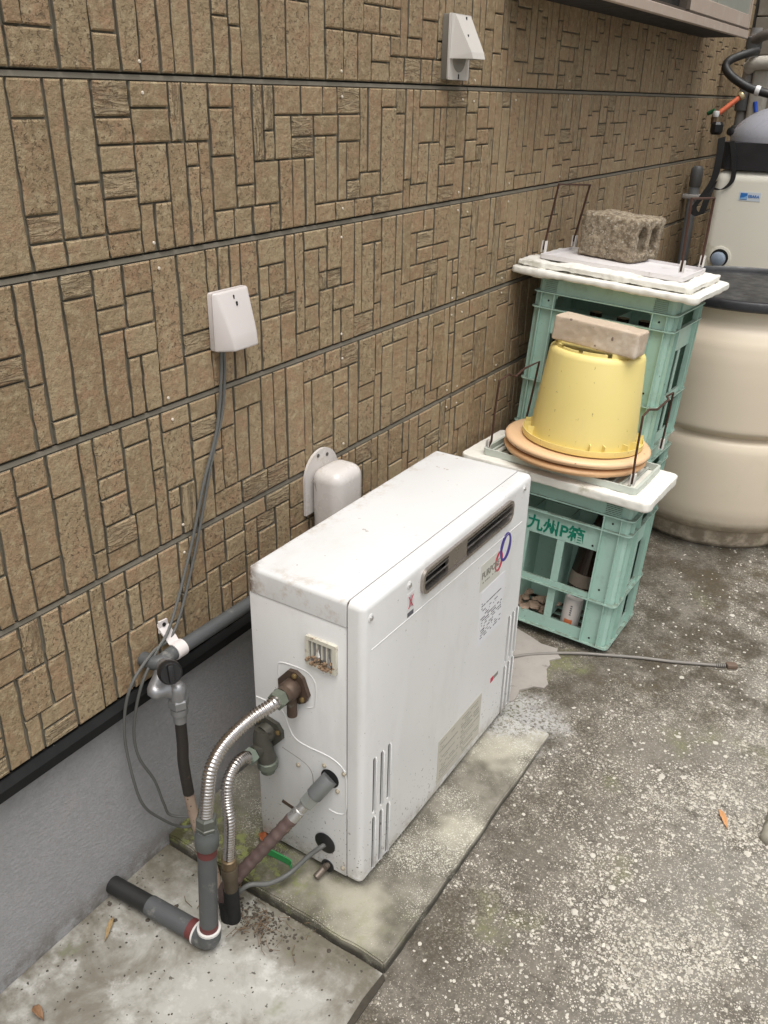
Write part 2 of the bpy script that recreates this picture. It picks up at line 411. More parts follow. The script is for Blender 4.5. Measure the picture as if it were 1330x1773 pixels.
# rendered foundation and black drip flashing
t = NT('foundation_render')
c = t.mix(t.noise(6, 4, .6), (.40, .395, .40), (.48, .475, .48))
c = t.mix(t.ramp(t.noise(3, 5, .7), .55, .75, 0, .5), c, (.50, .46, .455))
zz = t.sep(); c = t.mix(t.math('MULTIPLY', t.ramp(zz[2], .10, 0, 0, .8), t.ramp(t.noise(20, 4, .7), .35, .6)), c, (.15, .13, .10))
c = t.mix(t.math('MULTIPLY', t.ramp(zz[2], .44, .485, 0, .6), t.ramp(t.noise(14, 4, .7), .35, .6)), c, (.20, .17, .13))
gr = t.noise(125, 5, .78, co=t.mapping((1, .8, 1.15))); c = t.mix(t.ramp(gr, .62, .40, 0, .28), c, (.22, .21, .205)); t.bump(gr, 1., .008)
MFOUND = t.done(c, .55, 0, .5)
mb = MB(); mb.box(-.25, -.02, -4, 3.4, -.3, .49); mb.build('foundation', MFOUND, house)
mb = MB(); mb.prism([(-.03, .5195), (-.003, .5185), (.011, .505), (.012, .484), (.006, .482), (-.03, .482)], -4, 3.4, 'y')
mb.v = [(a, y, z) for (a, y, z) in mb.v]
mb.build('flashing', M('black_flashing', (.008, .008, .008), .7, var=.3, bump=.2, spots=((.16, .16, .15), 90, .77), spec=.25), house)
mb = MB(); mb.box(-.25, -.016, -4, 3.4, .4905, 3.3); mb.build('wall_core', M('wall_core', (.05, .048, .042), .9), house)

HEATER_PX = [(428, 985), (745, 783), (914, 820), (880, 1220), (620, 1540), (455, 1430)]
CRATE_PX = [(893, 440), (1262, 480), (1200, 600), (1180, 830), (1130, 1000), (1050, 1127), (890, 1075), (806, 787), (890, 730)]
def inside(p, poly):
    c = False; n = len(poly)
    for i in range(n):
        (x1, y1), (x2, y2) = poly[i], poly[(i + 1) % n]
        if (y1 > p[1]) != (y2 > p[1]) and p[0] < (x2 - x1) * (p[1] - y1) / (y2 - y1) + x1: c = not c
    return c
def skyline(y0, y1, seed):
    """interlocking rectangles filling a panel: list of (ya, yb, za, zb) with z in 0..20 cells"""
    r = random.Random(seed); N = 20; U = .0115; n1 = int(round((y1 - y0) / U)); U = (y1 - y0) / n1
    fr = [0] * N; out = []
    while min(fr) < n1:
        m = min(fr); a = fr.index(m)
        b = a
        while b < N and fr[b] == m: b += 1
        n = b - a; k = r.random()
        if k < .27: h, wd = r.choice([3, 3, 4]), r.randint(5, 8)
        elif k < .66: h, wd = r.randint(5, 10), r.choice([3, 3, 4, 5, 6, 7])
        else: h, wd = r.randint(11, 18), r.choice([3, 3, 4, 4, 5, 6])
        if h >= n or n - h < 3: h = n
        if h <= 4: wd = r.randint(5, 8)
        lo = r.random() < .5; za = a if lo else b - h
        # avoid slivers against the neighbouring fronts
        nb = []
        if za > 0: nb.append(fr[za - 1])
        if za + h < N: nb.append(fr[za + h])
        e = m + wd
        for q in nb:
            if 0 < abs(q - e) < 3: e = q if q > m + 2 else q + 3
        if e > n1 or n1 - e < 3: e = n1
        for i in range(za, za + h): fr[i] = e
        out.append((y0 + m * U, y0 + e * U, za, za + h))
    return out
def tile_geo(ya, yb, za, zb, r, gap=True):
    gy, gzp = .0028, .0019
    ya += gy; yb -= gy; za += gzp; zb -= gzp
    xf = r.uniform(-.0018, .0016); n = 5 if zb - za > .09 else 3 if zb - za > .05 else 2
    pts = []
    for k in range(n + 2): pts.append((yb + (r.uniform(-.0020, .0014)), za + (zb - za) * k / (n + 1)))
    for k in range(n + 2): pts.append((ya + (r.uniform(-.0014, .0020)), zb - (zb - za) * k / (n + 1)))
    cy, cz = (ya + yb) / 2, (za + zb) / 2; bv = .0029
    m = len(pts)
    inner = [(y + (bv if y < cy else -bv), z + (bv if z < za + .001 else -bv if z > zb - .001 else 0)) for y, z in pts]
    vs = [(xf, y, z) for y, z in inner] + [(xf - .0026, y, z) for y, z in pts] + [(-.0085, y, z) for y, z in pts]
    fs = [tuple(range(m))]; mi = [0]
    for i in range(m):
        j = (i + 1) % m
        fs.append((i, m + i, m + j, j)); mi.append(0)
        fs.append((m + i, 2 * m + i, 2 * m + j, m + j)); mi.append(1)
    asp = (yb - ya) / (zb - za)
    fl = 0.
    if asp > 1.25 and r.random() < .38: fl = 1.
    elif yb - ya < .042 and zb - za < .2 and r.random() < .10: fl = .6
    return vs, fs, mi, (r.random(), r.random() ** 2, fl)
def tile_mesh(name, items):
    vs, fs, mi, col = [], [], [], []
    for v, f, m, c in items:
        o = len(vs); vs += v; fs += [tuple(i + o for i in q) for q in f]; mi += m; col += [(*c, 1.)] * len(v)
    me = bpy.data.meshes.new(name); me.from_pydata(vs, [], fs)
    me.materials.append(TILE); me.materials.append(GROUT); me.polygons.foreach_set('material_index', mi)
    a = me.attributes.new('tint', 'FLOAT_COLOR', 'POINT'); a.data.foreach_set('color', [x for c in col for x in c])
    me.update(); return me
LIP = M('siding_lip', (.175, .155, .120), .8, var=.15, vs=30, bump=.2)
panels = []; tiles = []
for k in range(ROWS):
    zr = ZB + k * PITCH
    for (y0, y1) in ((-4.0, -2.0), (-2.0, 0.), (0., 2.0), (2.0, 3.4)):
        mb = MB(); mb.box(-.0155, -.008, y0 + .0026, y1 - .0026, zr + .003, zr + .2915, mi=0)
        mb.prism([(-.0155, zr + .2915), (-.0035, zr + .2915), (-.0052, zr + .2995), (-.0155, zr + .2995)], y0 + .0026, y1 - .0026, 'y', mi=1)
        pn = mb.build('siding_panel', [GROUT, LIP], house, smooth=0); panels.append(pn)
        for (ya, yb, za, zb) in skyline(y0 + .0008, y1 - .0008, 100 + k * 7 + int(y0 * 10)):
            z0 = zr + .0025 + .2885 * za / 20; z1 = zr + .0025 + .2885 * zb / 20
            g = tile_geo(ya, yb, z0, z1, rnd)
            q = [proj((0, y, z)) for y, z in ((ya, z0), (yb, z0), (yb, z1), (ya, z1))]
            A = abs(sum(q[i][0] * q[(i + 1) % 4][1] - q[(i + 1) % 4][0] * q[i][1] for i in range(4))) / 2
            cx = sum(a for a, _ in q) / 4; cy = sum(b for _, b in q) / 4
            if ya < -2.2 or not (-20 < cx < 1350 and -20 < cy < 1790) or inside((cx, cy), HEATER_PX) or inside((cx, cy), CRATE_PX): A = 0
            tiles.append((A, pn, g))
tiles.sort(key=lambda t: -t[0])
for A, pn, g in tiles[:298]: link('tile', tile_mesh('tile', [g]), pn)
fo = link('tile_field', tile_mesh('tile_field', [g for A, pn, g in tiles[298:]]), house); fo['kind'] = 'stuff'
# pale nail heads
MN = M('nail_paint', (.62, .56, .47), .6)
nm = MB(); nm.lathe([(.0032, 0), (.0032, .0018), (.0022, .0028)], 8, axis=(1, 0, 0)); nme = nm.mesh('nail_head', MN)
for y in (-1.86 * .659, -.945 * .659, -.032, .034, .487 * .659, 1.131 * .659):
    for k in range(ROWS):
        for dz in (.022, .268):
            o = link('nail_head', nme, house, False); o.location = (.0006, y + rnd.uniform(-.006, .006), ZB + k * PITCH + dz + rnd.uniform(-.008, .008))

# wall at the end of the passage, coursed in worn blocks
bw = thing('block_wall', 'worn grey beige block wall closing the passage behind the pump', 'wall', (1.6, 3.5, 0))
MBL = M('block_grey', (.20, .175, .14), .9, var=.3, vs=9, bump=.5, bs=130, bd=.002, dirt=((.33, .31, .27), .52, .7, 5))
mb = MB(); mb.box(-.25, 5, 3.43, 3.6, -.2, 3.3); mb.build('mortar_core', M('mortar', (.10, .09, .08), .95), bw)
bb = MB(); bb.box(0, .196, -.02, .0, 0, .093, r=.004); bme = bb.mesh('block', MBL)
for j in range(34):
    for i in range(12):
        o = link('block', bme, bw, False); o.matrix_parent_inverse = Matrix.Identity(4)
        o.location = (-1.6 + .012 + i * .2 - (.1 if j % 2 else 0) + (.1 if j % 2 else 0) * (1 if i == 0 else 1) , -.072, j * .097 - .1)

# bay window above
by1 = 2.388; by0 = .18; bx = .208; bz = 1.97
bay = thing('bay_window', 'tan metal bay window box with frosted glass jutting from the wall above', 'window', (0, 1.3, bz))
MT = M('tan_aluminium', (.46, .375, .31), .45, var=.1, vs=7, bump=.05, dirt=((.52, .45, .38), .5, .7, 9))
MTD = M('dark_aluminium', (.09, .07, .055), .45)
mb = MB(); mb.box(.001, bx - .02, by0 + .01, by1 - .004, bz, bz + .02); mb.build('underside_board', M('soffit_shadow', (.02, .018, .016), .8), bay)  # near-black colour stands in for the shadow under the bay
mb = MB(); mb.box(bx - .02, bx, by0, by1, bz - .006, bz + .026, r=.002); mb.build('bottom_rail', MT, bay)
mb = MB(); mb.box(bx - .02, bx - .004, by0, by1 - .002, bz + .0265, bz + .034); mb.build('drip_gap', MTD, bay)
mb = MB(); mb.box(bx - .02, bx - .002, 1.353, by1 - .03, bz + .0345, bz + .088, r=.002); mb.box(bx - .02, bx - .002, by1 - .0295, by1, bz + .0345, 3.0, r=.002)
mb.box(bx - .02, bx - .002, 1.353, 1.383, bz + .0885, 3.0, r=.002); mb.build('sash_frame', MT, bay)
mb = MB(); mb.box(bx - .03, bx - .001, 1.305, 1.3525, bz + .0345, 3.0); mb.build('meeting_post', MTD, bay)
mb = MB(); mb.box(bx - .016, bx - .009, 1.383, by1 - .0295, bz + .0885, 3.0); mb.build('pane', M('frosted_glass', (.30, .31, .27), .35, var=.08, vs=4, bump=.3, bs=400), bay)
mb = MB(); mb.box(bx - .05, bx - .03, by0, 1.30, bz + .0345, 3.0); mb.build('pane', M('dark_glass', (.02, .022, .022), .12), bay)
mb = MB(); mb.box(.001, bx - .021, by1 - .012, by1, bz + .0205, 3.0); mb.box(.001, bx - .021, by0, by0 + .012, bz + .0205, 3.0); mb.build('end_panel', MT, bay)
mb = MB(); mb.box(.001, bx + .03, by0 - .02, by1 + .02, 3.001, 3.04); mb.build('cap', MT, bay)
# ------------------------------------------------------------------ wall fittings
MPL = M('cover_plastic', (.60, .555, .535), .42, var=.05, vs=9, bump=.06, dirt=((.42, .37, .32), .62, .8, 14))
MPL2 = M('vent_plastic', (.56, .53, .49), .5, var=.07, vs=11, bump=.1, dirt=((.36, .31, .25), .58, .78, 18))
MSH = M('vent_side', (.17, .155, .13), .6)
MBLK = M('black_plastic', (.012, .012, .013), .4, var=.2)
MDK = M('dark_hole', (.006, .006, .006), .9, bump=0)
# vent cap near the panel joint
vc = thing('vent_cap', 'off white wedge vent cap screwed high on the wall beside the panel joint', 'vent cap', (0, -.11, 1.735))
mb = MB(); mb.prism(rrect(-.166, -.052, 1.735, 1.889, .006, 2), .0015, .0195, 'x'); mb.build('back_plate', MSH, vc)
mb = MB(); mb.prism(rrect(-.168, -.050, 1.736, 1.89, .006, 2), .02, .024, 'x'); mb.build('face_plate', MPL2, vc)
vs = [(.0245, -.160, 1.885), (.0245, -.058, 1.885), (.03, -.152, 1.887), (.03, -.066, 1.887),
      (.0245, -.162, 1.786), (.0245, -.056, 1.786), (.078, -.145, 1.801), (.078, -.072, 1.801), (.083, -.143, 1.786), (.083, -.074, 1.786)]
fs = [(0, 1, 3, 2), (2, 3, 7, 6), (6, 7, 9, 8), (0, 2, 6, 8, 4), (1, 5, 9, 7, 3)]
mb = MB(); mb.add(vs, fs); o = mb.build('hood', MPL2, vc, smooth=0)
so_ = o.modifiers.new('s', 'SOLIDIFY'); so_.thickness = .003; so_.offset = -1
mb = MB(); mb.lathe([(.036, 0), (.036, .0012)], 24, (.0242, -.11, 1.79), (1, 0, 0)); mb.build('duct_mouth', M('duct_shadow', (.25, .235, .21), .7), vc)
mb = MB(); mb.box(.0242, .0256, -.112, -.108, 1.738, 1.75); mb.build('screw_slot', MDK, vc)
for p in ((.0335, -.100, 1.880), (.056, -.128, 1.838)):
    mb = MB(); mb.box(p[0], p[0] + .0025, p[1] - .002, p[1] + .002, p[2] - .004, p[2] + .004); mb.build('mark', MDK, vc)

# cable cover lower left
cc = thing('cable_cover', 'white wedge shaped cable entry cover on the wall with two cables below', 'cover', (0, -1.05, 1.205))
mb = MB(); mb.prism(rrect(-1.100, -.99, 1.206, 1.327, .005, 2), .0015, .012, 'x'); mb.build('back_plate', MPL, cc)
b = bmesh.new()
V = [(.0125, -1.101, 1.328), (.0125, -.991, 1.328), (.021, -1.094, 1.327), (.021, -.997, 1.327),
     (.0125, -1.102, 1.205), (.0125, -.990, 1.205), (.052, -1.078, 1.208), (.052, -1.004, 1.208), (.047, -1.08, 1.238), (.047, -1.002, 1.238)]
bv = [b.verts.new(v) for v in V]
for f in [(0, 1, 3, 2), (2, 3, 9, 8), (8, 9, 7, 6), (0, 2, 8, 6, 4), (1, 5, 7, 9, 3), (4, 6, 7, 5), (0, 4, 5, 1)]: b.faces.new([bv[i] for i in f])
bmesh.ops.recalc_face_normals(b, faces=list(b.faces)); bmesh.ops.bevel(b, geom=list(b.edges), offset=.0045, segments=3, profile=.5, affect='EDGES')
mb = MB(); mb.bm(b); mb.build('shell', MPL, cc)
for p in ((.0255, -1.046, 1.313), (.031, -1.043, 1.300)):
    mb = MB(); mb.box(p[0] - .003, p[0] + .0012, p[1] - .0018, p[1] + .0018, p[2] - .0045, p[2] + .0045, r=.001); mb.build('screw_slot', MDK, cc)

# exhaust elbow cover behind the heater
eh = thing('duct_elbow_cover', 'glossy off white elbow duct cover on the wall behind the heater', 'duct cover', (0, -.725, .6))
MEH = M('elbow_plastic', (.60, .565, .535), .3, var=.06, vs=10, bump=.05, dirt=((.46, .40, .32), .55, .75, 16))
pts = [(-.797, .70), (-.797, .79)] + [(-.725 - .072 * math.cos(R_(a)), .795 + .072 * math.sin(R_(a))) for a in range(0, 181, 12)] + [(-.653, .79), (-.653, .70)]
mb = MB(); mb.prism(pts, .0015, .009, 'x'); mb.build('flange_plate', MEH, eh)
# body: half-round nose sweeping down
b = bmesh.new(); bmesh.ops.create_cube(b, size=1)
for v in b.verts: v.co = (.057 + v.co.x * .095, -.722 + v.co.y * .124, .70 + v.co.z * .262)
bmesh.ops.bevel(b, geom=list(b.edges), offset=.032, segments=6, profile=.5, affect='EDGES')
for v in b.verts:
    if v.co.x < .05: v.co.x = max(v.co.x, .0095)
mb = MB(); mb.bm(b); mb.build('elbow_body', MEH, eh, smooth=60)
mb = MB(); mb.tube([(.020, -.7815, .80), (.028, -.7815, .795), (.060, -.7808, .66)], .0016, 6); mb.build('seam', M('seam_grey', (.22, .2, .18), .8), eh)
for y, z in ((-.742, .853), (-.703, .845)):
    mb = MB(); mb.lathe([(.005, 0), (.005, .002)], 10, (.0092, y, z), (1, 0, 0)); mb.build('screw', M('screw_dark', (.09, .08, .07), .6), eh)

# grey gas conduit along the bottom of the siding, white saddle clamp
MPVC = M('pvc_grey', (.078, .082, .083), .5, var=.12, vs=12, bump=.1, dirt=((.18, .175, .16), .58, .74, 22))
PZ = .592
gp = thing('gas_pipe', 'grey pipe running along the wall foot to the black valve', 'pipe', (.045, -.8, PZ))
mb = MB(); mb.tube([(.045, -.30, PZ - .016), (.045, -1.345, PZ)], .0165, 18); mb.build('pipe', MPVC, gp)
mb = MB(); mb.tube(cr([(.045, -1.34, PZ), (.045, -1.362, PZ - .002), (.032, -1.372, PZ - .004), (.002, -1.374, PZ - .005)], 5), .0165, 16); mb.build('elbow', MPVC, gp)
cl = M('clamp_white', (.68, .63, .61), .4, var=.05)
mb = MB(); ring = [(.045 + .019 * math.cos(R_(a)), PZ + .019 * math.sin(R_(a))) for a in range(-100, 131, 15)] + [(.012, PZ + .042), (.004, PZ + .05), (.004, PZ + .056)] 
inn = [(.045 + .0168 * math.cos(R_(a)), PZ + .0168 * math.sin(R_(a))) for a in range(-100, 131, 15)] + [(.009, PZ + .038), (.0015, PZ + .05), (.0015, PZ + .056)]
n = len(ring)
vs = [(a, y, z) for y in (-1.325, -1.297) for (a, z) in ring + inn]
fs = [(i, i + 1, 2 * n + i + 1, 2 * n + i) for i in range(n - 1)] + [(n + i, 3 * n + i, 3 * n + i + 1, n + i + 1) for i in range(n - 1)] \
   + [(i, n + i, n + i + 1, i + 1) for i in range(n - 1)] + [(2 * n + i, 2 * n + i + 1, 3 * n + i + 1, 3 * n + i) for i in range(n - 1)] + [(n - 1, 2 * n - 1, 4 * n - 1, 3 * n - 1), (0, 2 * n, 3 * n, n)]
mb.add(vs, fs)
mb.prism([(-1.325, PZ + .034), (-1.297, PZ + .034), (-1.299, PZ + .060), (-1.323, PZ + .063)], .003, .0075, 'x')
c = mb.build('saddle_clamp', cl, gp)
mb = MB(); mb.lathe([(.0045, 0), (.0045, .003)], 10, (.0075, -1.311, PZ + .052), (1, 0, 0)); mb.build('screw', MDK, c)

# gas valve with black knob and hose down to the ground
MALU = M('cast_alloy', (.33, .33, .335), .42, .7, var=.15, bump=.15, dirt=((.3, .26, .2), .62, .75, 30))
MALU2 = M('dull_steel', (.30, .30, .30), .42, .6, var=.2, bump=.15)
gv = thing('gas_valve', 'cast alloy gas valve with black knob hanging below the grey pipe', 'valve', (.07, -1.36, .5))
kn = atX((290, 1158), .095); bd = atX((287, 1192), .075); dm = atX((307, 1196), .09)
ax = Vector((.75, -.45, .25)).normalized()
mb = MB(); mb.lathe([(.006, -.03), (.016, -.028), (.019, -.012), (.0185, .012), (.014, .016)], 20, kn, ax); mb.build('body', MALU, gv)
mb = MB(); mb.lathe([(.023, .012), (.025, .015), (.025, .03), (.021, .035)], 24, kn, ax)
q = Vector((0, 0, 1)); sd = ax.cross(q).normalized(); u2 = sd.cross(ax).normalized()
mt = Matrix((( *ax, 0), (*sd, 0), (*u2, 0), (0, 0, 0, 1))).transposed(); mt.translation = kn
mb.box(.03, .044, -.006, .006, -.021, .021, r=.003, seg=2, mat=mt); mb.build('knob', MBLK, gv)
mb = MB(); mb.tube(cr([(.045, -1.362, PZ - .010), Vector((.05, -1.375, PZ - .035)), bd + Vector((-.012, -.02, .0)), bd + Vector((.0, .0, -.004)), dm + Vector((-.005, 0, -.008))], 6), [.0165] * 25, 16)
mb.build('arm', MALU, gv)
mb = MB(); mb.lathe([(.004, .021), (.012, .019), (.018, .011), (.0195, 0), (.0185, -.02)], 20, dm); mb.build('outlet', MALU, gv)
mb = MB(); mb.lathe([(.019, 0), (.0225, -.004), (.0225, -.021), (.019, -.025)], 6, dm + Vector((0, 0, -.018))); mb.build('hex_nut', MALU2, gv, smooth=20)
mb = MB(); mb.lathe([(.0195, -.043), (.0195, -.058), (.0155, -.062), (.0150, -.082)], 20, dm); mb.build('tail_sleeve', MALU2, gv)
hp = cr([dm + Vector((0, 0, -.078)), dm + Vector((.0, -.001, -.15)), atX((319, 1330), .092), atX((338, 1420), .105), (.158, -1.375, .055), (.19, -1.395, -.02)], 12)
gh = thing('gas_hose', 'gas hose black above and bare beige below dropping from the valve', 'hose', hp[-1])
k = int(len(hp) * .50)
mb = MB(); mb.tube(hp[:k + 1], .0128, 14); mb.build('black_sleeve', M('hose_black', (.022, .018, .015), .5, var=.4, dirt=((.10, .07, .05), .6, .75, 30)), gh)
mb = MB(); mb.tube(hp[k:], .0120, 14); mb.build('bare_hose', M('hose_beige', (.30, .22, .165), .6, var=.25, vs=20, spots=((.05, .035, .025), 110, .63), dirt=((.10, .07, .05), .55, .8, 12)), gh)

# pair of grey cables from the cover
MCB = M('cable_grey', (.105, .105, .098), .55, var=.15)
def px_path(pp, n=8): return cr([atX(p[:2], p[2]) for p in pp], n)
c1 = px_path([(388, 600, .02), (388, 618, .012), (389, 650, .008), (384, 720, .008), (366, 800, .008), (337, 960, .008), (303, 1090, .022), (264, 1130, .028), (226, 1190, .03), (215, 1260, .012), (226, 1330, .01), (247, 1392, .012), (280, 1418, .015), (318, 1432, .03), (352, 1420, .07)])
c2 = px_path([(384, 600, .02), (383, 618, .012), (383, 650, .008), (376, 740, .008), (352, 840, .008), (330, 950, .008), (296, 1080, .022), (270, 1130, .03), (244, 1190, .03), (232, 1260, .012), (240, 1310, .01), (268, 1352, .015), (284, 1392, .02), (298, 1412, .025), (352, 1414, .07)])
for pth, lab in ((c1, 'grey cable hanging from the white cover, the outer longer loop'), (c2, 'grey cable hanging from the white cover, the inner tighter loop')):
    mb = MB(); mb.tube(pth, .0034, 8); tag(mb.build('cable', MCB), lab, 'cable', 'cables from the wall cover')
rc = atX((350, 1417), .085)
mb = MB(); mb.lathe([(.005, -.012), (.008, -.008), (.008, .008), (.004, .012)], 10, rc, (.4, .3, .9)); tag(mb.build('cable_tie', M('red_plastic', (.45, .02, .02), .4)), 'small red tie holding the cables to the beige hose', 'tie')

# ------------------------------------------------------------------ grey drain pipe on the apron
MRED = M('red_primer', (.12, .028, .026), .6, var=.2)
MWH = M('white_glue', (.62, .60, .57), .5)
dp = thing('drain_pipe', 'grey plastic pipe leaving the foundation and turning up at an elbow', 'pipe', (.27, -1.504, .005))
E0 = Vector((-.02, -1.523, .030)); E1 = Vector((.266, -1.506, .030)); TOPV = Vector((.283, -1.497, .40))
hd = (E1 - E0).normalized(); vd = (TOPV - E1).normalized()
def seg(a, b, r, n=20):
    m_ = MB(); m_.tube([a, b], r, n); return m_
seg(E0, E0 + hd * .125, .0205).build('black_sleeve', M('black_wrap', (.014, .014, .013), .55, var=.4), dp)
seg(E0 + hd * .115, E1 - hd * .03, .0225).build('horizontal_pipe', MPVC, dp)
seg(E1 - hd * .052, E1 - hd * .034, .0231).build('red_band', MRED, dp)
seg(E1 - hd * .034, E1 - hd * .029, .0262).build('glue_ring', MWH, dp)
el = [E1 - hd * .029]
for k in range(0, 9):
    a = R_(90 * k / 8); el.append(E1 - hd * .012 + hd * (.012 + .0) * math.sin(a) + vd * .012 * (1 - math.cos(a)))
el.append(E1 + vd * .03)
mb = MB(); mb.tube(el, .0262, 20); mb.build('elbow', MPVC, dp, smooth=60)
seg(E1 + vd * .03, E1 + vd * .036, .0258).build('glue_ring', MWH, dp)
seg(E1 + vd * .036, E1 + vd * .05, .0205).build('red_band', MRED, dp)
seg(E1 + vd * .028, E1 + vd * .272, .0198).build('vertical_pipe', MPVC, dp)
seg(E1 + vd * .258, E1 + vd * .278, .0206).build('red_band', MRED, dp)
mb = MB(); mb.lathe([(.0225, 0), (.0245, .003), (.0245, .034), (.0215, .04), (.0215, .05)], 24, E1 + vd * .279, vd); mb.build('socket', M('pvc_dark', (.09, .098, .095), .5, var=.15, bump=.15), dp)
mb = MB(); mb.lathe([(.021, 0), (.0225, .003), (.0225, .008), (.019, .01)], 6, E1 + vd * .329, vd)
mb.lathe([(.019, .01), (.0215, .012), (.0215, .030), (.017, .034)], 6, E1 + vd * .329, vd); hn = mb.build('union_nut', M('verdigris_brass', (.12, .125, .11), .5, .5, var=.3, bump=.2), dp, smooth=20)

# ------------------------------------------------------------------ heater
HX0, HX1, HY0, HY1, HZ0, HZ1 = .18, .475, -1.222, -.42, .052, .805
t = NT('heater_enamel'); z = t.sep()
c = t.mix(t.noise(4, 4, .6), (.67, .67, .66), (.72, .715, .705))
low = t.ramp(z[2], .34, .05, 0, 1)
sp = t.math('ADD', t.noise(130, 3, .6), t.math('MULTIPLY', low, .085))
c = t.mix(t.ramp(sp, .70, .74, 0, .85), c, (.09, .075, .055))
c = t.mix(t.ramp(t.noise(34, 3, .6), .735, .76, 0, .6), c, (.25, .2, .15))
c = t.mix(t.math('MULTIPLY', t.ramp(z[2], .12, .045, 0, .7), t.ramp(t.noise(25, 5, .7), .38, .62)), c, (.30, .25, .19))
c = t.mix(t.ramp(t.noise(5, 5, .7), .54, .74, 0, .30), c, (.50, .485, .455))
st = t.noise(5, 5, .7, co=t.mapping((1.6, 1.6, .5))); c = t.mix(t.ramp(st, .48, .74, 0, .28), c, (.47, .465, .45))
t.bump(t.noise(3, 2, .5), .25, .006); t.bump(t.noise(60, 2, .5), .05, .001)
MEN = t.done(c, t.ramp(t.noise(6, 4, .6), .3, .7, .28, .42), 0, .5)
t = NT('heater_lid_enamel'); z = t.sep()
c = t.mix(t.noise(4, 4, .6), (.64, .64, .635), (.70, .70, .695))
edge = t.math('MAXIMUM', t.ramp(z[0], .24, .18, 0, 1), t.ramp(z[1], -1.16, -1.222, 0, .8))
c = t.mix(t.math('MULTIPLY', edge, t.ramp(t.noise(22, 5, .75), .48, .70, 0, .75)), c, (.42, .36, .28))
cor = t.math('MULTIPLY', t.ramp(z[0], .215, .18, 0, 1), t.ramp(z[1], -1.18, -1.222, 0, 1))
c = t.mix(t.math('MULTIPLY', cor, t.ramp(t.noise(60, 4, .7), .35, .55)), c, (.13, .075, .045))
c = t.mix(t.ramp(t.noise(48, 3, .6), .70, .73, 0, .7), c, (.30, .25, .21))
c = t.mix(t.ramp(t.noise(7, 5, .7, co=t.mapping((1, .6, 1))), .54, .72, 0, .35), c, (.56, .55, .53))
MLID = t.done(c, t.ramp(t.noise(8, 4, .6), .3, .7, .3, .46), 0, .5)

def cutmesh(me, cutters):
    o = bpy.data.objects.new('tmp', me); COL.objects.link(o); cs = []
    for c in cutters:
        co = bpy.data.objects.new('cut', c); COL.objects.link(co); cs.append(co)
        mo = o.modifiers.new('b', 'BOOLEAN'); mo.object = co; mo.operation = 'DIFFERENCE'; mo.solver = 'EXACT'
    dg = bpy.context.evaluated_depsgraph_get(); m2 = bpy.data.meshes.new_from_object(o.evaluated_get(dg))
    for q in [o] + cs: bpy.data.objects.remove(q)
    m2.shade_smooth(); m2.set_sharp_from_angle(angle=R_(38)); return m2
ht = thing('water_heater', 'white enamel outdoor gas water heater standing on the concrete pad', 'heater', ((HX0 + HX1) / 2, (HY0 + HY1) / 2, .035))
mb = MB(); mb.box(HX0, .4335, HY0, HY1, HZ0, .7445, r=.005, seg=2); mb.build('cabinet', MEN, ht)
mb = MB(); mb.box(.4327, .4369, HY0 + .003, HY1 - .003, HZ0 + .006, HZ1 - .0035); mb.build('gap_strip', M('gap_strip_brown', (.10, .085, .06), .9, var=.5, vs=40), ht)  # brown strip added so the gap behind the front panel reads dark
mb = MB(); mb.sbox(HX0 - .001, .4335, HY0 - .001, HY1 + .001, .7455, HZ1, .011, 4, lambda x, y, z: (z == 1 and x != 1) or (z == 0 and x == -1)); mb.build('lid', MLID, ht)
for fx, fy in ((.21, -1.17), (.21, -.47), (.43, -1.17), (.43, -.47)):
    mb = MB(); mb.box(fx - .02, fx + .02, fy - .03, fy + .03, .034, HZ0 + .002); mb.build('foot', M('foot_dark', (.05, .045, .04), .8), ht)
# front pan with louvre slots and grille pocket cut in
mb = MB(); mb.sbox(.4368, HX1, HY0 - .0012, HY1 + .0012, .049, HZ1 + .001, .016, 5, lambda x, y, z: x == 1 or (x == 0)); fp = mb.mesh('front_panel', MEN)
XF = HX1
sl_near = [((648, 1313), (645, 1505), (646, 1412)), ((660.5, 1302), (658, 1490), (659, 1399)), ((673, 1289), (669.6, 1476), (671, 1387))]
sl_far = [((880.5, 1068), (866.5, 1236), (874, 1150)), ((887.5, 1060), (873, 1226), (881, 1141)), ((893.5, 1052), (879.8, 1217), (887, 1133))]
slots = []
for tpx, bpx, mpx in sl_near + sl_far:
    a = atX(tpx, XF); b_ = atX(bpx, XF); m_ = atX(mpx, XF); yc = (a.y + b_.y) / 2
    slots += [(yc, m_.z + .006, a.z), (yc, b_.z, m_.z - .006)]
cut = []
for (yc, za, zb) in slots:
    c_ = MB(); c_.prism(rrect(yc - .0045, yc + .0045, za, zb, .0043, 3), XF - .022, XF + .01, 'x'); cut.append(c_.mesh('c', MEN, 0))
GY0, GY1, GZ0, GZ1 = -1.005, -.545, .722, .783
c_ = MB(); c_.prism(rrect(GY0 + .004, GY1 - .004, GZ0 + .004, GZ1 - .004, .02, 5), XF - .03, XF + .01, 'x'); cut.append(c_.mesh('c', MEN, 0))
fpo = link('front_panel', cutmesh(fp, cut), ht)
for (yc, za, zb) in slots:
    mb = MB(); mb.prism(rrect(yc - .0043, yc + .0043, za + .0003, zb - .0003, .004, 3), XF - .0219, XF - .0035, 'x'); mb.build('slot_shadow', MDK, fpo)
    mb = MB(); mb.tube([(XF - .001, yc + .0062, za + .002), (XF + .0016, yc + .0062, za + .006), (XF + .0016, yc + .0062, zb - .006), (XF - .001, yc + .0062, zb - .002)], .0022, 8); mb.build('louvre_lip', MEN, fpo)
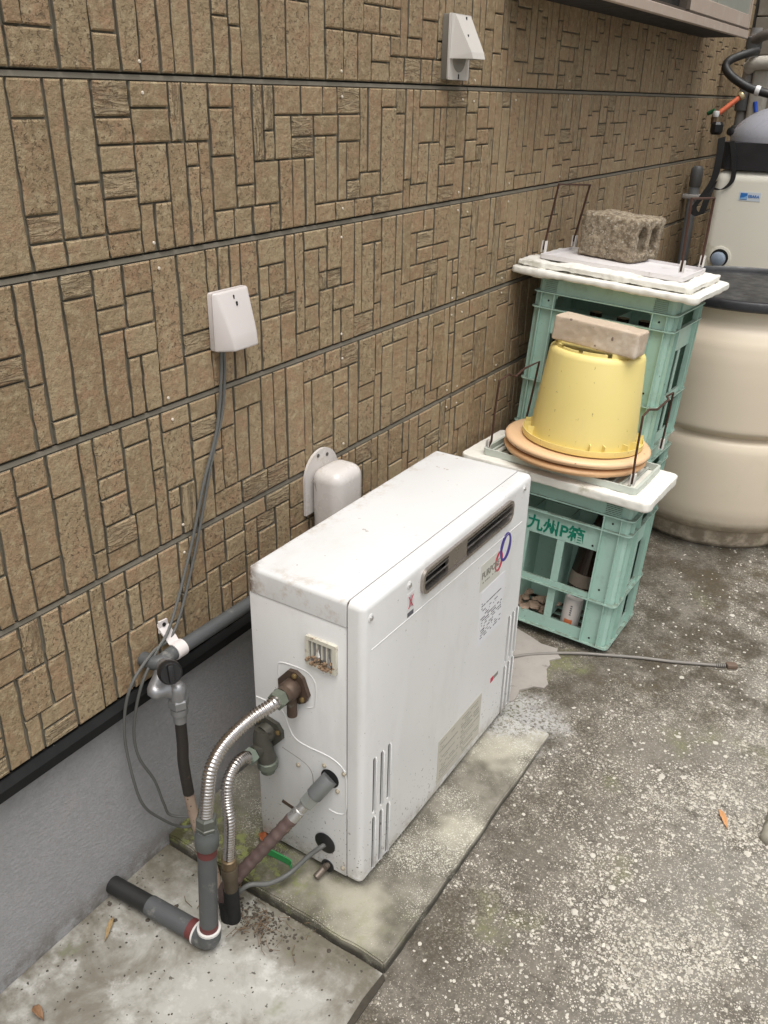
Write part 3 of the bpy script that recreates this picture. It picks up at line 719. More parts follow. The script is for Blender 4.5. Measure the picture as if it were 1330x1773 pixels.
# exhaust grille
MST = M('bronze_steel', (.43, .39, .355), .3, .9, var=.15, vs=6, bump=.06)
def ring_x(po, pi, x0, x1):
    n = len(po); m_ = MB()
    vs = [(x0, a, b) for a, b in po] + [(x1, a, b) for a, b in po] + [(x0, a, b) for a, b in pi] + [(x1, a, b) for a, b in pi]; fs = []
    for i in range(n):
        j = (i + 1) % n
        fs += [(i, j, n + j, n + i), (2 * n + i, 3 * n + i, 3 * n + j, 2 * n + j), (n + i, n + j, 3 * n + j, 3 * n + i), (i, 2 * n + i, 2 * n + j, j)]
    return m_.add(vs, fs)
g = ring_x(rrect(GY0, GY1, GZ0, GZ1, .022, 5), rrect(GY0 + .008, GY1 - .008, GZ0 + .008, GZ1 - .008, .015, 5), XF - .02, XF + .008).build('exhaust_grille', MST, ht)
for zc in (GZ0 + .0235, GZ0 + .0405):
    mb = MB(); mb.tube([(XF + .001, GY0 + .007, zc), (XF + .002, GY1 - .007, zc)], .0022, 8); mb.build('slat', M('bright_steel', (.55, .54, .53), .22, 1.), g)
mb = MB(); mb.box(XF - .004, XF + .0045, -.887, -.797, GZ0 + .0075, GZ1 - .0075); mb.build('centre_plate', MST, g)
mb = MB(); mb.box(XF - .0295, XF - .022, GY0 + .005, GY1 - .005, GZ0 + .005, GZ1 - .005); mb.build('flue_shadow', MDK, g)
# shallow step line across the panel, screws
a = atX((645, 1122), XF); b_ = atX((905, 905), XF)
mb = MB(); mb.tube([(XF - .0002, -1.195, .692), (XF - .0002, -.465, .682)], .0013, 6); mb.build('pressed_line', MEN, ht)
for p in ((642, 1070), (709, 1013), (908, 846)):
    q = atX(p, XF); mb = MB(); mb.lathe([(.0095, -.001), (.0095, .0006), (.0075, .0014)], 16, q, (1, 0, 0)); s_ = mb.build('screw_boss', MEN, ht)
    mb = MB(); mb.lathe([(.0052, .001), (.005, .0035), (.003, .005)], 12, q, (1, 0, 0)); mb.build('screw', M('zinc', (.55, .54, .52), .35, .8), s_)
# stickers and print
def sticker(name, y0, y1, z0, z1, m, par=ht, dx=.0005): 
    mb = MB(); mb.box(XF - .001, XF + dx, y0, y1, z0, z1); return mb.build(name, m, par, smooth=0)
def lines(par, y0, y1, z0, z1, n, m, seed, dx=.0008, dense=.8):
    r = random.Random(seed); mb = MB(); dz = (z1 - z0) / n
    for k in range(n):
        z = z1 - (k + .5) * dz; y = y0 + r.random() * .01
        hh = dz * r.choice([.18, .22, .3])
        if r.random() < .12: continue
        while y < y1 - .004:
            L = r.uniform(.002, .012)
            if r.random() < dense: mb.box(XF, XF + dx, y, min(y + L, y1), z - hh, z + hh)
            y += L + r.uniform(.0008, .003)
            if r.random() < .06: break
    o = mb.build('print', m, par, smooth=0); o['kind'] = 'stuff'; return o
MINK = M('ink_grey', (.10, .10, .11), .7, bump=0); MINK2 = M('ink_faded', (.22, .21, .18), .7, bump=0)
s1 = sticker('paper_label', -.688, -.548, .405, .572, M('label_white', (.70, .70, .72), .5, var=.04, bump=0))
lines(s1, -.682, -.555, .415, .545, 17, MINK, 5, dense=.6)
s2 = sticker('maker_plate', -.700, -.585, .578, .655, M('label_grey', (.56, .55, .50), .5, var=.05, bump=0))
place_text('lettering', 'PURPOSE', .026, MINK2, (XF + .0006, -.693, .612), (0, 1, 0), (0, 0, 1), s2, width=.10, bold=.0009)
lines(s2, -.688, -.60, .584, .604, 2, MINK2, 4)
def ell(y, z, ry, rz, w_, tilt, m, name, x1):
    po, pi = [], []
    for k in range(28):
        a = 2 * math.pi * k / 28; ww = w_ * (1 + .45 * math.cos(a * 2 + .8))
        for lst, d in ((po, ww / 2), (pi, -ww / 2)):
            A, B = (ry + d) * math.cos(a), (rz + d) * math.sin(a)
            lst.append((y + A * math.cos(tilt) - B * math.sin(tilt), z + A * math.sin(tilt) + B * math.cos(tilt)))
    return ring_x(po, pi, XF - .0005, x1).build(name, m, ht, smooth=0)
ell(-.560, .648, .026, .036, .0125, -.25, M('print_violet', (.055, .04, .25), .5, bump=0), 'ring_emblem', XF + .0009)
ell(-.596, .622, .018, .026, .009, -.25, M('print_red', (.50, .03, .07), .5, bump=0), 'ring_emblem', XF + .0007)
s3 = sticker('caution_plate', -.874, -.632, .082, .226, M('label_beige', (.47, .45, .385), .5, var=.06, bump=0))
lines(s3, -.868, -.76, .09, .215, 15, M('ink_beige', (.31, .295, .25), .7, bump=0), 9, dense=.85); lines(s3, -.75, -.64, .09, .215, 15, M('ink_beige', (.31, .295, .25)), 10, dense=.85)
q0 = atX((849, 1180), XF)
s4 = sticker('red_mark', q0.y, q0.y + .018, q0.z - .006, q0.z + .010, M('print_red', (.50, .03, .07))); sticker('grey_mark', q0.y + .02, q0.y + .048, q0.z - .004, q0.z + .008, MINK2)
# no-touch pictogram: small dark hand, red cross, caption bar
q0 = atX((711, 1042), XF)
s5 = sticker('warning_sticker', q0.y - .014, q0.y + .014, q0.z - .036, q0.z + .024, M('label_pale', (.66, .65, .64), .5, bump=0))
mb = MB(); mb.box(XF, XF + .0008, q0.y - .006, q0.y + .006, q0.z - .012, q0.z + .004)
for k in range(4): mb.box(XF, XF + .0008, q0.y - .006 + k * .0032, q0.y - .0038 + k * .0032, q0.z + .0042, q0.z + .014 + (k in (1, 2)) * .003)
mb.build('hand_print', M('ink_mid', (.33, .31, .3), .7, bump=0), s5, smooth=0)
mb = MB(); cx = q0 + Vector((XF - q0.x + .0012, 0, 0))
for sg in (-1, 1): mb.tube([cx + Vector((0, -.009 * sg, -.013)), cx + Vector((0, .009 * sg, .016))], .0009, 5)
mb.build('red_cross', M('print_red', (.50, .03, .07)), s5)
mb = MB(); mb.box(XF, XF + .0009, q0.y - .0125, q0.y + .0125, q0.z - .034, q0.z - .023); mb.build('caption_bar', MINK, s5, smooth=0)

# ---- near side: pressings, vent, flanges
YN = HY0
def ridge(pts, r=.0026, name='pressed_ridge', m=None):
    mb = MB(); mb.tube(cr([(x, YN + .0006, z) for x, z in pts], 6), r, 8); return mb.build(name, m or MEN, ht)
ridge([(.262, .505), (.253, .52), (.253, .575), (.262, .592), (.31, .597), (.338, .592), (.353, .572), (.353, .53), (.347, .510), (.330, .500)], .0022)
ridge([(.186, .468), (.235, .468), (.262, .458), (.276, .425), (.292, .400), (.325, .392), (.385, .392), (.420, .380), (.432, .355), (.433, .30), (.430, .252), (.41, .238), (.385, .238)], .0024)
ridge([(.255, .355), (.315, .342), (.337, .325), (.342, .295), (.342, .245)], .0012, 'seam_line', M('seam_grey', (.22, .2, .18)))
vx0, vx1, vz0, vz1 = .334, .412, .622, .694
MCR = M('cream_plastic', (.60, .58, .49), .5, var=.1, dirt=((.30, .2, .13), .55, .7, 45))
po, pi = rrect(vx0, vx1, vz0, vz1, .003, 2), rrect(vx0 + .009, vx1 - .009, vz0 + .009, vz1 - .009, .001, 2); n = len(po)
mb = MB(); vs = [(a, y, b) for (pl, y) in ((po, YN + .001), (po, YN - .008), (pi, YN + .001), (pi, YN - .008)) for a, b in pl]; fs = []
for i in range(n):
    j = (i + 1) % n; fs += [(i, j, n + j, n + i), (2 * n + i, 3 * n + i, 3 * n + j, 2 * n + j), (n + i, n + j, 3 * n + j, 3 * n + i)]
mb.add(vs, fs); vf = mb.build('side_vent', MCR, ht)
mb = MB(); mb.box(vx0 + .006, vx1 - .006, YN - .0012, YN + .001, vz0 + .006, vz1 - .006); mb.build('vent_back', M('vent_dim', (.24, .235, .23), .6), vf)
for k in range(5):
    x = vx0 + .014 + k * .0125; mb = MB(); mb.box(x, x + .0035, YN - .0055, YN - .0012, vz0 + .020 + rnd.random() * .012, vz1 - .008); mb.build('vent_bar', MCR, vf)
mb = MB(); mb.add([(vx0 + .018, YN - .006, vz0 + .012), (vx0 + .042, YN - .005, vz0 + .010), (vx0 + .030, YN - .003, vz0 + .046), (vx0 + .064, YN - .006, vz0 + .012), (vx0 + .058, YN - .003, vz0 + .042)], [(0, 1, 2), (1, 3, 4)])
o = mb.build('torn_film', M('film_white', (.62, .60, .58), .5), vf); so_ = o.modifiers.new('s', 'SOLIDIFY'); so_.thickness = .001
mb = MB(); r = random.Random(3)
for k in range(34):
    pebble(mb, vx0 + .004 + r.random() * .07, YN - .006 + r.uniform(-.003, .002), vz0 + .006 + r.random() ** 2 * .02, r.uniform(.003, .007), r, .8)
mb.build('wasp_mud', M('dried_mud', (.24, .16, .10), .9, var=.6, vs=60), vf, smooth=0)

MBR = M('oxidised_brass', (.10, .068, .05), .55, .45, var=.35, vs=30, bump=.4, bs=150, dirt=((.16, .16, .13), .56, .7, 40))
MBR2 = M('tarnished_brass', (.085, .082, .066), .55, .4, var=.3, vs=30, bump=.4, bs=150)
MBOLT = M('brass_bolt', (.28, .2, .09), .45, .7)
MVER = M('green_brass', (.15, .17, .135), .55, .4, var=.25, bump=.3)
def flange(cx, cz, ang, m, name='flange', s=1.):
    f = thing_part = MB()
    tri = [];  
    for k in range(3):
        a0 = R_(ang + 120 * k)
        for d in (-28, 0, 28): tri.append((cx + s * .043 * math.cos(a0 + R_(d)) * (1 if d == 0 else .97), cz + s * .043 * math.sin(a0 + R_(d)) * (1 if d == 0 else .97)))
    f.prism([(a, b) for a, b in tri], YN - .010, YN - .0005, 'y'); o = f.build(name, m, ht, smooth=25)
    for k in range(3):
        a0 = R_(ang + 120 * k); m_ = MB(); m_.lathe([(.0062, 0), (.0062, .004), (.003, .006)], 10, (cx + s * .033 * math.cos(a0), YN - .010, cz + s * .033 * math.sin(a0)), (0, -1, 0)); m_.build('bolt', MBOLT, o)
    return o
F1 = Vector((.300, YN, .548)); f1 = flange(F1.x, F1.z, 80, MBR)
N1 = Vector((.303, -1.283, .552)); d1 = (N1 - F1).normalized()
mb = MB(); mb.lathe([(.022, .008), (.023, .012), (.0225, .034), (.019, .038), (.019, .052), (.021, .054)], 20, F1, d1); mb.build('connector', MBR, f1)
mb = MB(); mb.tube([F1 + Vector((.004, -.02, -.012)), F1 + Vector((.004, -.02, -.066))], .0115, 14); mb.build('drain_stub', MBR, f1)
mb = MB(); mb.lathe([(.018, .052), (.0215, .055), (.0215, .072), (.017, .075)], 6, F1, d1); mb.build('nut', MVER, f1, smooth=20)
F2 = Vector((.222, YN, .392)); f2 = flange(F2.x, F2.z, 20, MBR2)
mb = MB(); mb.tube([F2 + Vector((0, -.006, 0)), F2 + Vector((-.002, -.024, -.002))], [.024, .022], 16)
mb.tube(cr([F2 + Vector((-.002, -.020, .012)), F2 + Vector((-.002, -.027, -.015)), F2 + Vector((.006, -.027, -.05)), F2 + Vector((.010, -.027, -.068))], 5), .0215, 16); mb.build('angle_body', MBR2, f2)
mb = MB(); mb.lathe([(.016, .0), (.0245, -.004), (.0245, -.020), (.017, -.024), (.017, -.036), (.012, -.038)], 12, F2 + Vector((.011, -.027, -.062))); mb.build('drain_cap', MVER, f2, smooth=30)
N2 = atY((437, 1307), -1.285); S2 = F2 + Vector((.0, -.03, -.03)); d2 = (N2 - S2).normalized(); L2 = (N2 - S2).length
mb = MB(); mb.lathe([(.0165, .0), (.0165, L2 - .006), (.018, L2 - .004)], 16, S2, d2); mb.build('branch', MBR2, f2)
mb = MB(); mb.lathe([(.0165, L2 - .004), (.0195, L2 - .002), (.0195, L2 + .014), (.015, L2 + .016)], 6, S2, d2); mb.build('nut', M('pale_verdigris', (.19, .225, .185), .6, .2, var=.3, bump=.3), f2, smooth=20)
# gas inlet, grommet, drain plug, bolts
GI = Vector((.389, YN, .331)); GB = Vector((.243, -1.405, .088)); gd = (GB - GI).normalized()
mb = MB(); mb.lathe([(.024, 0), (.024, .0012)], 24, (GI.x, YN - .0002, GI.z), (0, -1, 0)); mb.build('inlet_hole', MDK, ht)
MZ = M('zinc_grey', (.24, .25, .25), .48, .5, var=.15, bump=.2)
mb = MB(); mb.lathe([(.0195, -.004), (.0195, .052), (.017, .055)], 22, GI + Vector((0, -.002, 0)), gd); gi = mb.build('inlet_coupling', MZ, ht)
mb = MB(); mb.lathe([(.016, .052), (.0195, .056), (.0195, .080), (.016, .083)], 6, GI, gd); mb.build('hex_nut', M('zinc_nut', (.36, .38, .36), .4, .7, var=.12, bump=.1), gi, smooth=20)
mb = MB(); mb.lathe([(.0125, .08), (.0125, .10), (.0145, .102), (.0145, .134)], 18, GI, gd); mb.build('ferrule', M('bright_nickel', (.5, .49, .47), .3, .8, bump=.05), gi)
GR = Vector((.374, YN, .128))
mb = MB(); mb.lathe([(.027, 0), (.0285, .003), (.024, .0055)], 26, GR + Vector((0, .0005, 0)), (0, -1, 0)); mb.build('cable_grommet', MBLK, ht)
mb = MB(); q = atY((568, 1500), YN); mb.lathe([(.017, 0), (.017, .004)], 18, q + Vector((0, .0005, .004)), (0, -1, 0)); pl = mb.build('plug_recess', MBLK, ht)
mb = MB(); mb.tube([q + Vector((-.002, -.002, .004)), q + Vector((-.008, -.038, -.006))], .0085, 12); mb.tube([q + Vector((.003, -.003, .010)), q + Vector((.003, -.016, .012))], .007, 10); mb.build('drain_plug', M('dull_brass', (.16, .13, .105), .5, .5, var=.3), pl)
for p in ((517, 1324), (562, 1325), (596, 1340), (585, 1370), (594, 1503)):
    q = atY(p, YN); mb = MB(); mb.lathe([(.0055, 0), (.0055, .003), (.003, .0055)], 10, q + Vector((0, .0003, 0)), (0, -1, 0)); mb.build('bolt', M('cream_bolt', (.42, .37, .28), .5, .3), ht)

q = atY((488, 1386), YN); mb = MB(); mb.prism([(q.x, q.z - .004), (q.x + .05, q.z - .012), (q.x + .052, q.z - .003), (q.x + .004, q.z + .006)], YN - .0012, YN + .001, 'y'); mb.build('rusted_slot', M('slot_rust', (.07, .045, .03), .9, var=.5, vs=60), ht)
# brown taped gas line from the inlet to the ground
bl = thing('taped_gas_line', 'brown tape wrapped gas line sloping from the heater down to the ground', 'pipe', (.243, -1.405, 0))
pth = [GI + gd * .128, GI + gd * .20, GB, GB + Vector((-.004, -.012, -.020)), GB + Vector((-.002, -.016, -.05))]
pth = [pth[0], pth[0].lerp(pth[1], .5)] + cr(pth[1:], 10)
r = random.Random(5); rad = [.0148 + .0008 * math.sin(i * 2.3) + r.uniform(-.0004, .0004) for i in range(len(pth))]
fine = resample(cr(pth, 4), .004); rad = [.0150 + .0007 * math.sin(i * 1.1) + r.uniform(-.0003, .0003) + (.004 * sstep((i / len(fine) - .6) / .3)) for i in range(len(fine))]
mb = MB(); mb.tube(fine, rad, 16); mb.build('taped_pipe', M('brown_tape', (.095, .062, .055), .5, var=.35, vs=25, bump=.4, bs=90, bd=.002, dirt=((.22, .15, .11), .6, .74, 30)), bl, smooth=60)
mb = MB(); mb.tube([GB + Vector((0, -.016, -.035)), GB + Vector((.008, -.020, -.06)), GB + Vector((.01, -.02, -.12))], .021, 16); mb.build('black_stub', M('black_foam', (.008, .008, .008), .8), bl)

# corrugated stainless connectors
MSS = M('stainless_flex', (.52, .49, .47), .24, 1., var=.1, vs=20, bump=0)
def flex(pts, r, label, loc):
    p = resample(cr(pts, 24), .0016)
    rad = [r * (1 + .085 * math.cos(2 * math.pi * i * .0016 / .0068)) for i in range(len(p))]
    m_ = MB(); m_.tube(p, rad, 14); return tag(m_.build('flexible_pipe', MSS, smooth=70), label, 'pipe', 'corrugated pipes at the heater side')
FT = E1 + vd * .36
flex([F1 + d1 * .07, N1 + d1 * .03, Vector((.286, -1.36, .540)), Vector((.277, -1.425, .520)), Vector((.279, -1.468, .492)), FT + vd * .055 + Vector((-.002, .008, 0)), FT], .0138, 'corrugated stainless pipe from the upper brass flange to the grey upright', 0)
BS = Vector((.262, -1.425, .150))
flex([S2 + d2 * (L2 + .012), atY((423, 1311), -1.315), atY((407, 1325), -1.355), atY((395, 1352), -1.385), atY((393, 1385), -1.40), atY((398, 1430), -1.415), BS + Vector((-.001, .002, .04))], .0125, 'shorter corrugated stainless pipe from the lower brass flange to the ground', 0)
bf = thing('brass_fitting', 'dirty brass fitting under the shorter corrugated pipe', 'fitting', BS)
mb = MB(); mb.lathe([(.0135, .045), (.0165, .043), (.0165, .022), (.014, .02)], 12, BS); mb.build('collar', M('dirty_brass', (.16, .115, .065), .5, .5, var=.3, bump=.3), bf, smooth=30)
mb = MB(); mb.lathe([(.017, .02), (.0185, .018), (.0185, -.01), (.016, -.012), (.016, -.05)], 16, BS); mb.build('socket', M('dirty_brass2', (.09, .07, .045), .6, .3, var=.3, bump=.3), bf)
mb = MB(); mb.tube([BS + Vector((0, 0, -.048)), BS + Vector((0, 0, -.155))], .0175, 14); mb.build('lagged_tail', M('black_foam', (.008, .008, .008), .8), bf)
# grey cord from the grommet
cp = cr([GR + Vector((.002, .006, -.006)), GR + Vector((-.004, -.012, -.006)), atY((535, 1482), -1.255), atY((500, 1513), -1.30), atY((465, 1530), -1.35), atY((430, 1533), -1.385), (.255, -1.41, .05), (.262, -1.425, .0)], 10)
mb = MB(); mb.tube(cp, .0058, 10); tag(mb.build('power_cord', MCB), 'grey cord curving out of the black grommet in the heater side', 'cord')
# ------------------------------------------------------------------ bottle crates
def ring_z(po, pi, z0, z1, m_=None):
    n = len(po); m_ = m_ or MB()
    vs = [(a, b, z0) for a, b in po] + [(a, b, z1) for a, b in po] + [(a, b, z0) for a, b in pi] + [(a, b, z1) for a, b in pi]; fs = []
    for i in range(n):
        j = (i + 1) % n
        fs += [(i, j, n + j, n + i), (2 * n + i, 3 * n + i, 3 * n + j, 2 * n + j), (n + i, n + j, 3 * n + j, 3 * n + i), (i, 2 * n + i, 2 * n + j, j)]
    return m_.add(vs, fs)
t = NT('crate_green')
c = t.mix(t.noise(6, 4, .6), (.32, .49, .415), (.38, .55, .475))
c = t.mix(t.ramp(t.noise(20, 5, .7), .50, .72, 0, .55), c, (.25, .35, .285))
geo = t.n('ShaderNodeNewGeometry'); nz = t.sep(geo.outputs['Normal'])
c = t.mix(t.math('MULTIPLY', t.ramp(nz[2], .5, .9), t.ramp(t.noise(30, 4, .7), .3, .6, .25, .8)), c, (.12, .12, .09))
c = t.mix(t.ramp(t.noise(85, 4, .7), .66, .72, 0, .7), c, (.09, .085, .06))
t.bump(t.noise(120, 3, .6), .12, .001)
MCG = t.done(c, .45, 0, .5)
MCI = M('crate_print', (.0, .17, .105), .5, bump=0)
HC = .52
def crate(name, label, mat, W, D, pw, nwx, nwy, lettering, group='green bottle crates'):
    root = thing(name, label, 'crate', mat=mat, group=group)
    i = .013; th = .0035
    fr = MB()
    def wall(u0, u1, place, nw):
        """one side: u runs along the side between its posts"""
        def P(a, b, z0, z1, d0=0., d1=th): place(fr, a, b, z0, z1, d0, d1)
        a, b = u0 + pw, u1 - pw
        P(a, b, .4745, HC, -.004, th)                                 # rim band
        P(a, b, .337, .418)                                           # lettered band
        P(a, b, .160, .184, -.004, th); P(a, b, .002, .044)
        ww = (b - a) / nw; dv = .013
        for k in range(1, nw): P(a + k * ww - dv, a + k * ww + dv, .0445, .1595); P(a + k * ww - dv, a + k * ww + dv, .1845, .3365)
        for s_, e in ((u0, 1), (u1, -1)):                             # posts: recessed plate with ribs
            q0, q1 = sorted((s_ + e * (i + .012), s_ + e * pw)); P(q0, q1, .0, HC, .002, th + .002)
            for f, wd, dp in ((pw, .004, -.012), (pw * .42, .003, -.010)):
                q0, q1 = sorted((s_ + e * f, s_ + e * (f - wd))); P(q0, q1, .004, .4735, dp, .0018)
        for (uu, e) in ((a, 1), (b, -1)):                             # rounded hand-hole corners
            for (zc, zs) in ((.474, -1),):
                for kk in range(4):
                    d0_ = .022 * (1 - math.sin(R_(90 * (kk + .5) / 4))); q0, q1 = sorted((uu + e * .022 * kk / 4, uu + e * .022 * (kk + 1) / 4)); P(q0, q1, zc - max(.002, d0_), zc)
    wall(-W, 0, lambda m_, a, b, z0, z1, d0, d1: m_.box(a, b, i + d0, i + d1, z0, z1), nwx)
    wall(-W, 0, lambda m_, a, b, z0, z1, d0, d1: m_.box(a, b, D - i - d1, D - i - d0, z0, z1), nwx)
    wall(0, D, lambda m_, a, b, z0, z1, d0, d1: m_.box(-i - d1, -i - d0, a, b, z0, z1), nwy)
    wall(0, D, lambda m_, a, b, z0, z1, d0, d1: m_.box(-W + i + d0, -W + i + d1, a, b, z0, z1), nwy)
    for (cx, cy, sx, sy) in ((0, 0, -1, 1), (-W, 0, 1, 1), (0, D, -1, -1), (-W, D, 1, -1)):   # chamfer plate at each corner
        a = Vector((cx + sx * (i + .002), cy + sy * (i + .013), 0)); b = Vector((cx + sx * (i + .013), cy + sy * (i + .002), 0))
        d = Vector((sx, sy, 0)).normalized() * th
        vs = [a, b, b + d, a + d]; fr.add([(*v.xy, 0.) for v in vs] + [(*v.xy, HC) for v in vs], [(0, 1, 2, 3), (4, 7, 6, 5), (0, 4, 5, 1), (1, 5, 6, 2), (2, 6, 7, 3), (3, 7, 4, 0)])
    body = fr.build('shell', MCG, root, smooth=0, world=False)
    for z in (.0, .162, .418, .4705):
        out = rrect(-W, 0, 0, D, .020, 4); ins = rrect(-W + i + .001, -i - .001, i + .001, D - i - .001, .008, 4)
        ring_z(out, ins, z, z + .0042).build('ledge', MCG, root, world=False)
    pt = MB(); n1 = max(2, nwx)
    for k in range(1, n1): pt.box(-W + pw + (W - 2 * pw) * k / n1 - .0015, -W + pw + (W - 2 * pw) * k / n1 + .0015, i + .006, D - i - .006, .03, .40)
    pt.build('partition', MCG, root, world=False, smooth=0)
    pt = MB(); pt.box(-W + i + .006, -i - .006, D / 2 - .0015, D / 2 + .0015, .03, .398); pt.build('partition', MCG, root, world=False, smooth=0)
    fl = MB()
    for k in range(7): y = .03 + (D - .06) * k / 6; fl.box(-W + i + .006, -i - .006, y - .006, y + .006, .006, .012)
    o = fl.build('floor_grid', MCG, root, world=False, smooth=0); o['kind'] = 'stuff'
    rb = MB()
    for (x0, x1) in ((-pw - .002, -pw * .48), (-W + pw * .48, -W + pw + .002)):
        for k in range(7): rb.box(x0, x1, i - .0065, i - .001, .4765 + k * .006, .4795 + k * .006)
    o = rb.build('grip_ribs', MCG, root, world=False, smooth=0); o['kind'] = 'stuff'
    for (x, z) in ((-pw * .7, .445), (-pw * .7, .02), (-pw * .7, .205), (-W + pw * .7, .445), (-W + pw * .7, .205), (-pw - .02, .352)):
        h = MB(); h.lathe([(.0035, 0), (.0035, .0008)], 10, (x, i - .0002 + (.002 if x > -pw or x < -W + pw else 0), z), (0, -1, 0)); h.build('peg_hole', MDK, root, world=False)
    if lettering:
        u = -W / 2 - .5 * .235
        place_text('lettering', '九州P箱', .056, MCI, (u + .055, i - .0006, .352), (1, 0, 0), (0, 0, 1), root, world=False, width=.20, bold=.0012)
        for k, wd in enumerate((.010, .006, .0035, .0022)):
            a = u - .01 + (0, .014, .024, .0315)[k]; m_ = MB(); m_.prism([(a, .353), (a + wd, .353), (a + wd + .012, .403), (a + .012, .403)], i - .0012, i + .001, 'y'); m_.build('logo_bar', MCI, root, smooth=0, world=False)
    return root
def frame(o, rz, rx, ry):
    return Matrix.Translation(Vector(o)) @ Matrix.Rotation(rz, 4, 'Z') @ Matrix.Rotation(rx, 4, 'X') @ Matrix.Rotation(ry, 4, 'Y')
ML = frame((.622, .022, .038), .015, -.062, .037)
crate('bottle_crate', 'green bottle crate with lettering on its band, nearest the heater', ML, .575, .335, .098, 3, 2, True)
RU = frame((0, 0, 0), 0., -.045, .049)
MU = RU.copy(); MU.translation = Vector((.579, .406, 1.08)) - (RU @ Vector((0, 0, .475)))
crate('bottle_crate', 'upper green bottle crate of the rear stack, just below the foam lid', MU, .50, .38, .082, 2, 2, False)
MU2 = RU.copy(); MU2.translation = MU.translation - (RU @ Vector((0, 0, .527))); 
MU2 = MU2 @ Matrix.Diagonal((1, 1, 1, 1)); MU2.translation.z -= .0
c2_ = crate('bottle_crate', 'lowest green bottle crate at the bottom of the rear stack', MU2, .50, .38, .082, 2, 2, False)
# a paver lifts the rear stack off the ground
mb = MB(); mb.box(.06, .50,   .40, .70, .011, .068, r=.006, seg=2); pv = tag(mb.build('paver_slab', M('paver_grey', (.24, .22, .19), .9, var=.25, bump=.5, bs=90)), 'grey paver slab under the rear crate stack', 'slab')

# ------------------------------------------------------------------ foam lids
MFO = M('styrofoam', (.74, .72, .655), .7, var=.05, vs=10, bump=.35, bs=170, bd=.0015, dirt=[((.40, .37, .27), .56, .76, 9), ((.30, .29, .16), .66, .78, 24)])
def foam(name, label, mat, x0, x1, y0, y1, z0, z1, r=.03, amp=(.004, .0015), vox=.0055, group='foam lids'):
    m_ = MB(); m_.prism(rrect(x0, x1, y0, y1, r, 4), z0, z1, 'z'); me = roughen(m_.mesh('f', MFO, 0), vox, amp, (11, 55))
    o = link(name, me); o.matrix_world = mat; tag(o, label, 'foam lid', group); return o
foam('foam_lid', 'thick white foam lid on the lettered crate under the orange saucers', ML, -.612, .040, -.030, .320, .524, .556, .03)
foam('foam_lid', 'lower cracked white foam lid on the rear crate stack', MU, -.585, .055, -.032, .43, .5235, .546, .03, (.005, .0025))
foam('foam_lid', 'upper broken white foam lid under the lilac tray and concrete block', MU, -.580, .022, .000, .42, .5485, .568, .02, (.009, .004))

# ------------------------------------------------------------------ wire handled trays
MRU = M('rust', (.06, .026, .016), .85, var=.5, vs=60, bump=.6, bs=220, bd=.001)
MTR = M('tray_grey', (.50, .54, .48), .5, var=.1, dirt=((.28, .24, .18), .58, .75, 18))
MTL = M('tray_lilac', (.70, .67, .665), .5, var=.06, dirt=((.38, .33, .31), .6, .76, 22))
MHK = M('holder_white', (.72, .69, .65), .5, var=.1)
def wire(par, pts, r=.0038):
    m_ = MB(); m_.tube(pts, r, 8); return m_.build('wire_handle', MRU, par)
def holder(par, p, M4, m=None):
    mi_ = M4.inverted() @ Vector(p); m_ = MB()
    for dx in (-.0065, .0045): m_.box(mi_.x + dx, mi_.x + dx + .003, mi_.y - .008, mi_.y + .008, mi_.z - .004, mi_.z + .034)
    m_.box(mi_.x - .0065, mi_.x + .0075, mi_.y + .0082, mi_.y + .0105, mi_.z - .004, mi_.z + .034)
    m_.v = [tuple(M4 @ Vector(v)) for v in m_.v]; return m_.build('wire_socket', m or MHK, par, smooth=0)
# lower tray: slatted grey-green grid
tr = thing('wire_handled_tray', 'grey green slatted tray with rusty wire handles under the orange saucers', 'tray', mat=ML @ Matrix.Translation((-.28, .15, .557)), group='trays with wire handles')
TX0, TX1, TY0, TY1 = -.545, -.018, .012, .298; TZ = .5575
m_ = MB(); ring_z(rrect(TX0, TX1, TY0, TY1, .012, 3), rrect(TX0 + .008, TX1 - .008, TY0 + .008, TY1 - .008, .006, 3), TZ, TZ + .022, m_)
m_.v = [tuple(ML @ Vector(v)) for v in m_.v]; m_.build('rim', MTR, tr)
for k in range(20):
    x = TX0 + .012 + (TX1 - TX0 - .03) * k / 19
    m_ = MB(); m_.box(x, x + .007, TY0 + .0082, TY1 - .0082, TZ + .001, TZ + .007); m_.v = [tuple(ML @ Vector(v)) for v in m_.v]; m_.build('slat', MTR, tr, smooth=0)
zt = (ML @ Vector((-.05, .05, TZ + .016))).z
A = atZ((1094, 838), zt); Bq = atZ((1144, 776), zt - .012)
a2 = lambda p, f: atY(p, A.y + (Bq.y - A.y) * f)
wire(tr, [A, a2((1101, 790), .0), a2((1113.5, 721), .02)] + [a2(p, f) for p, f in (((1124, 709), .2), ((1138, 709), .38), ((1158, 692), .72), ((1155, 686), .80), ((1166, 680), .97))] + [atY((1157, 722), Bq.y), Bq])
holder(tr, A, ML); holder(tr, Bq, ML)
C0 = ML @ Vector((TX0 + .006, TY0 + .02, TZ + .012)); C1 = ML @ Vector((TX0 + .006, TY1 - .03, TZ + .012))
wire(tr, [C0, atY((851, 764), C0.y), atY((857, 712), C0.y), atY((865, 659), C0.y), atY((881, 648), C0.y + .06), atY((893, 652), C0.y + .10), atY((908, 638), C0.y + .18), atY((934, 626), C1.y), atY((922, 680), C1.y), atY((912, 722), C1.y), C1])
holder(tr, C0, ML); holder(tr, C1, ML)
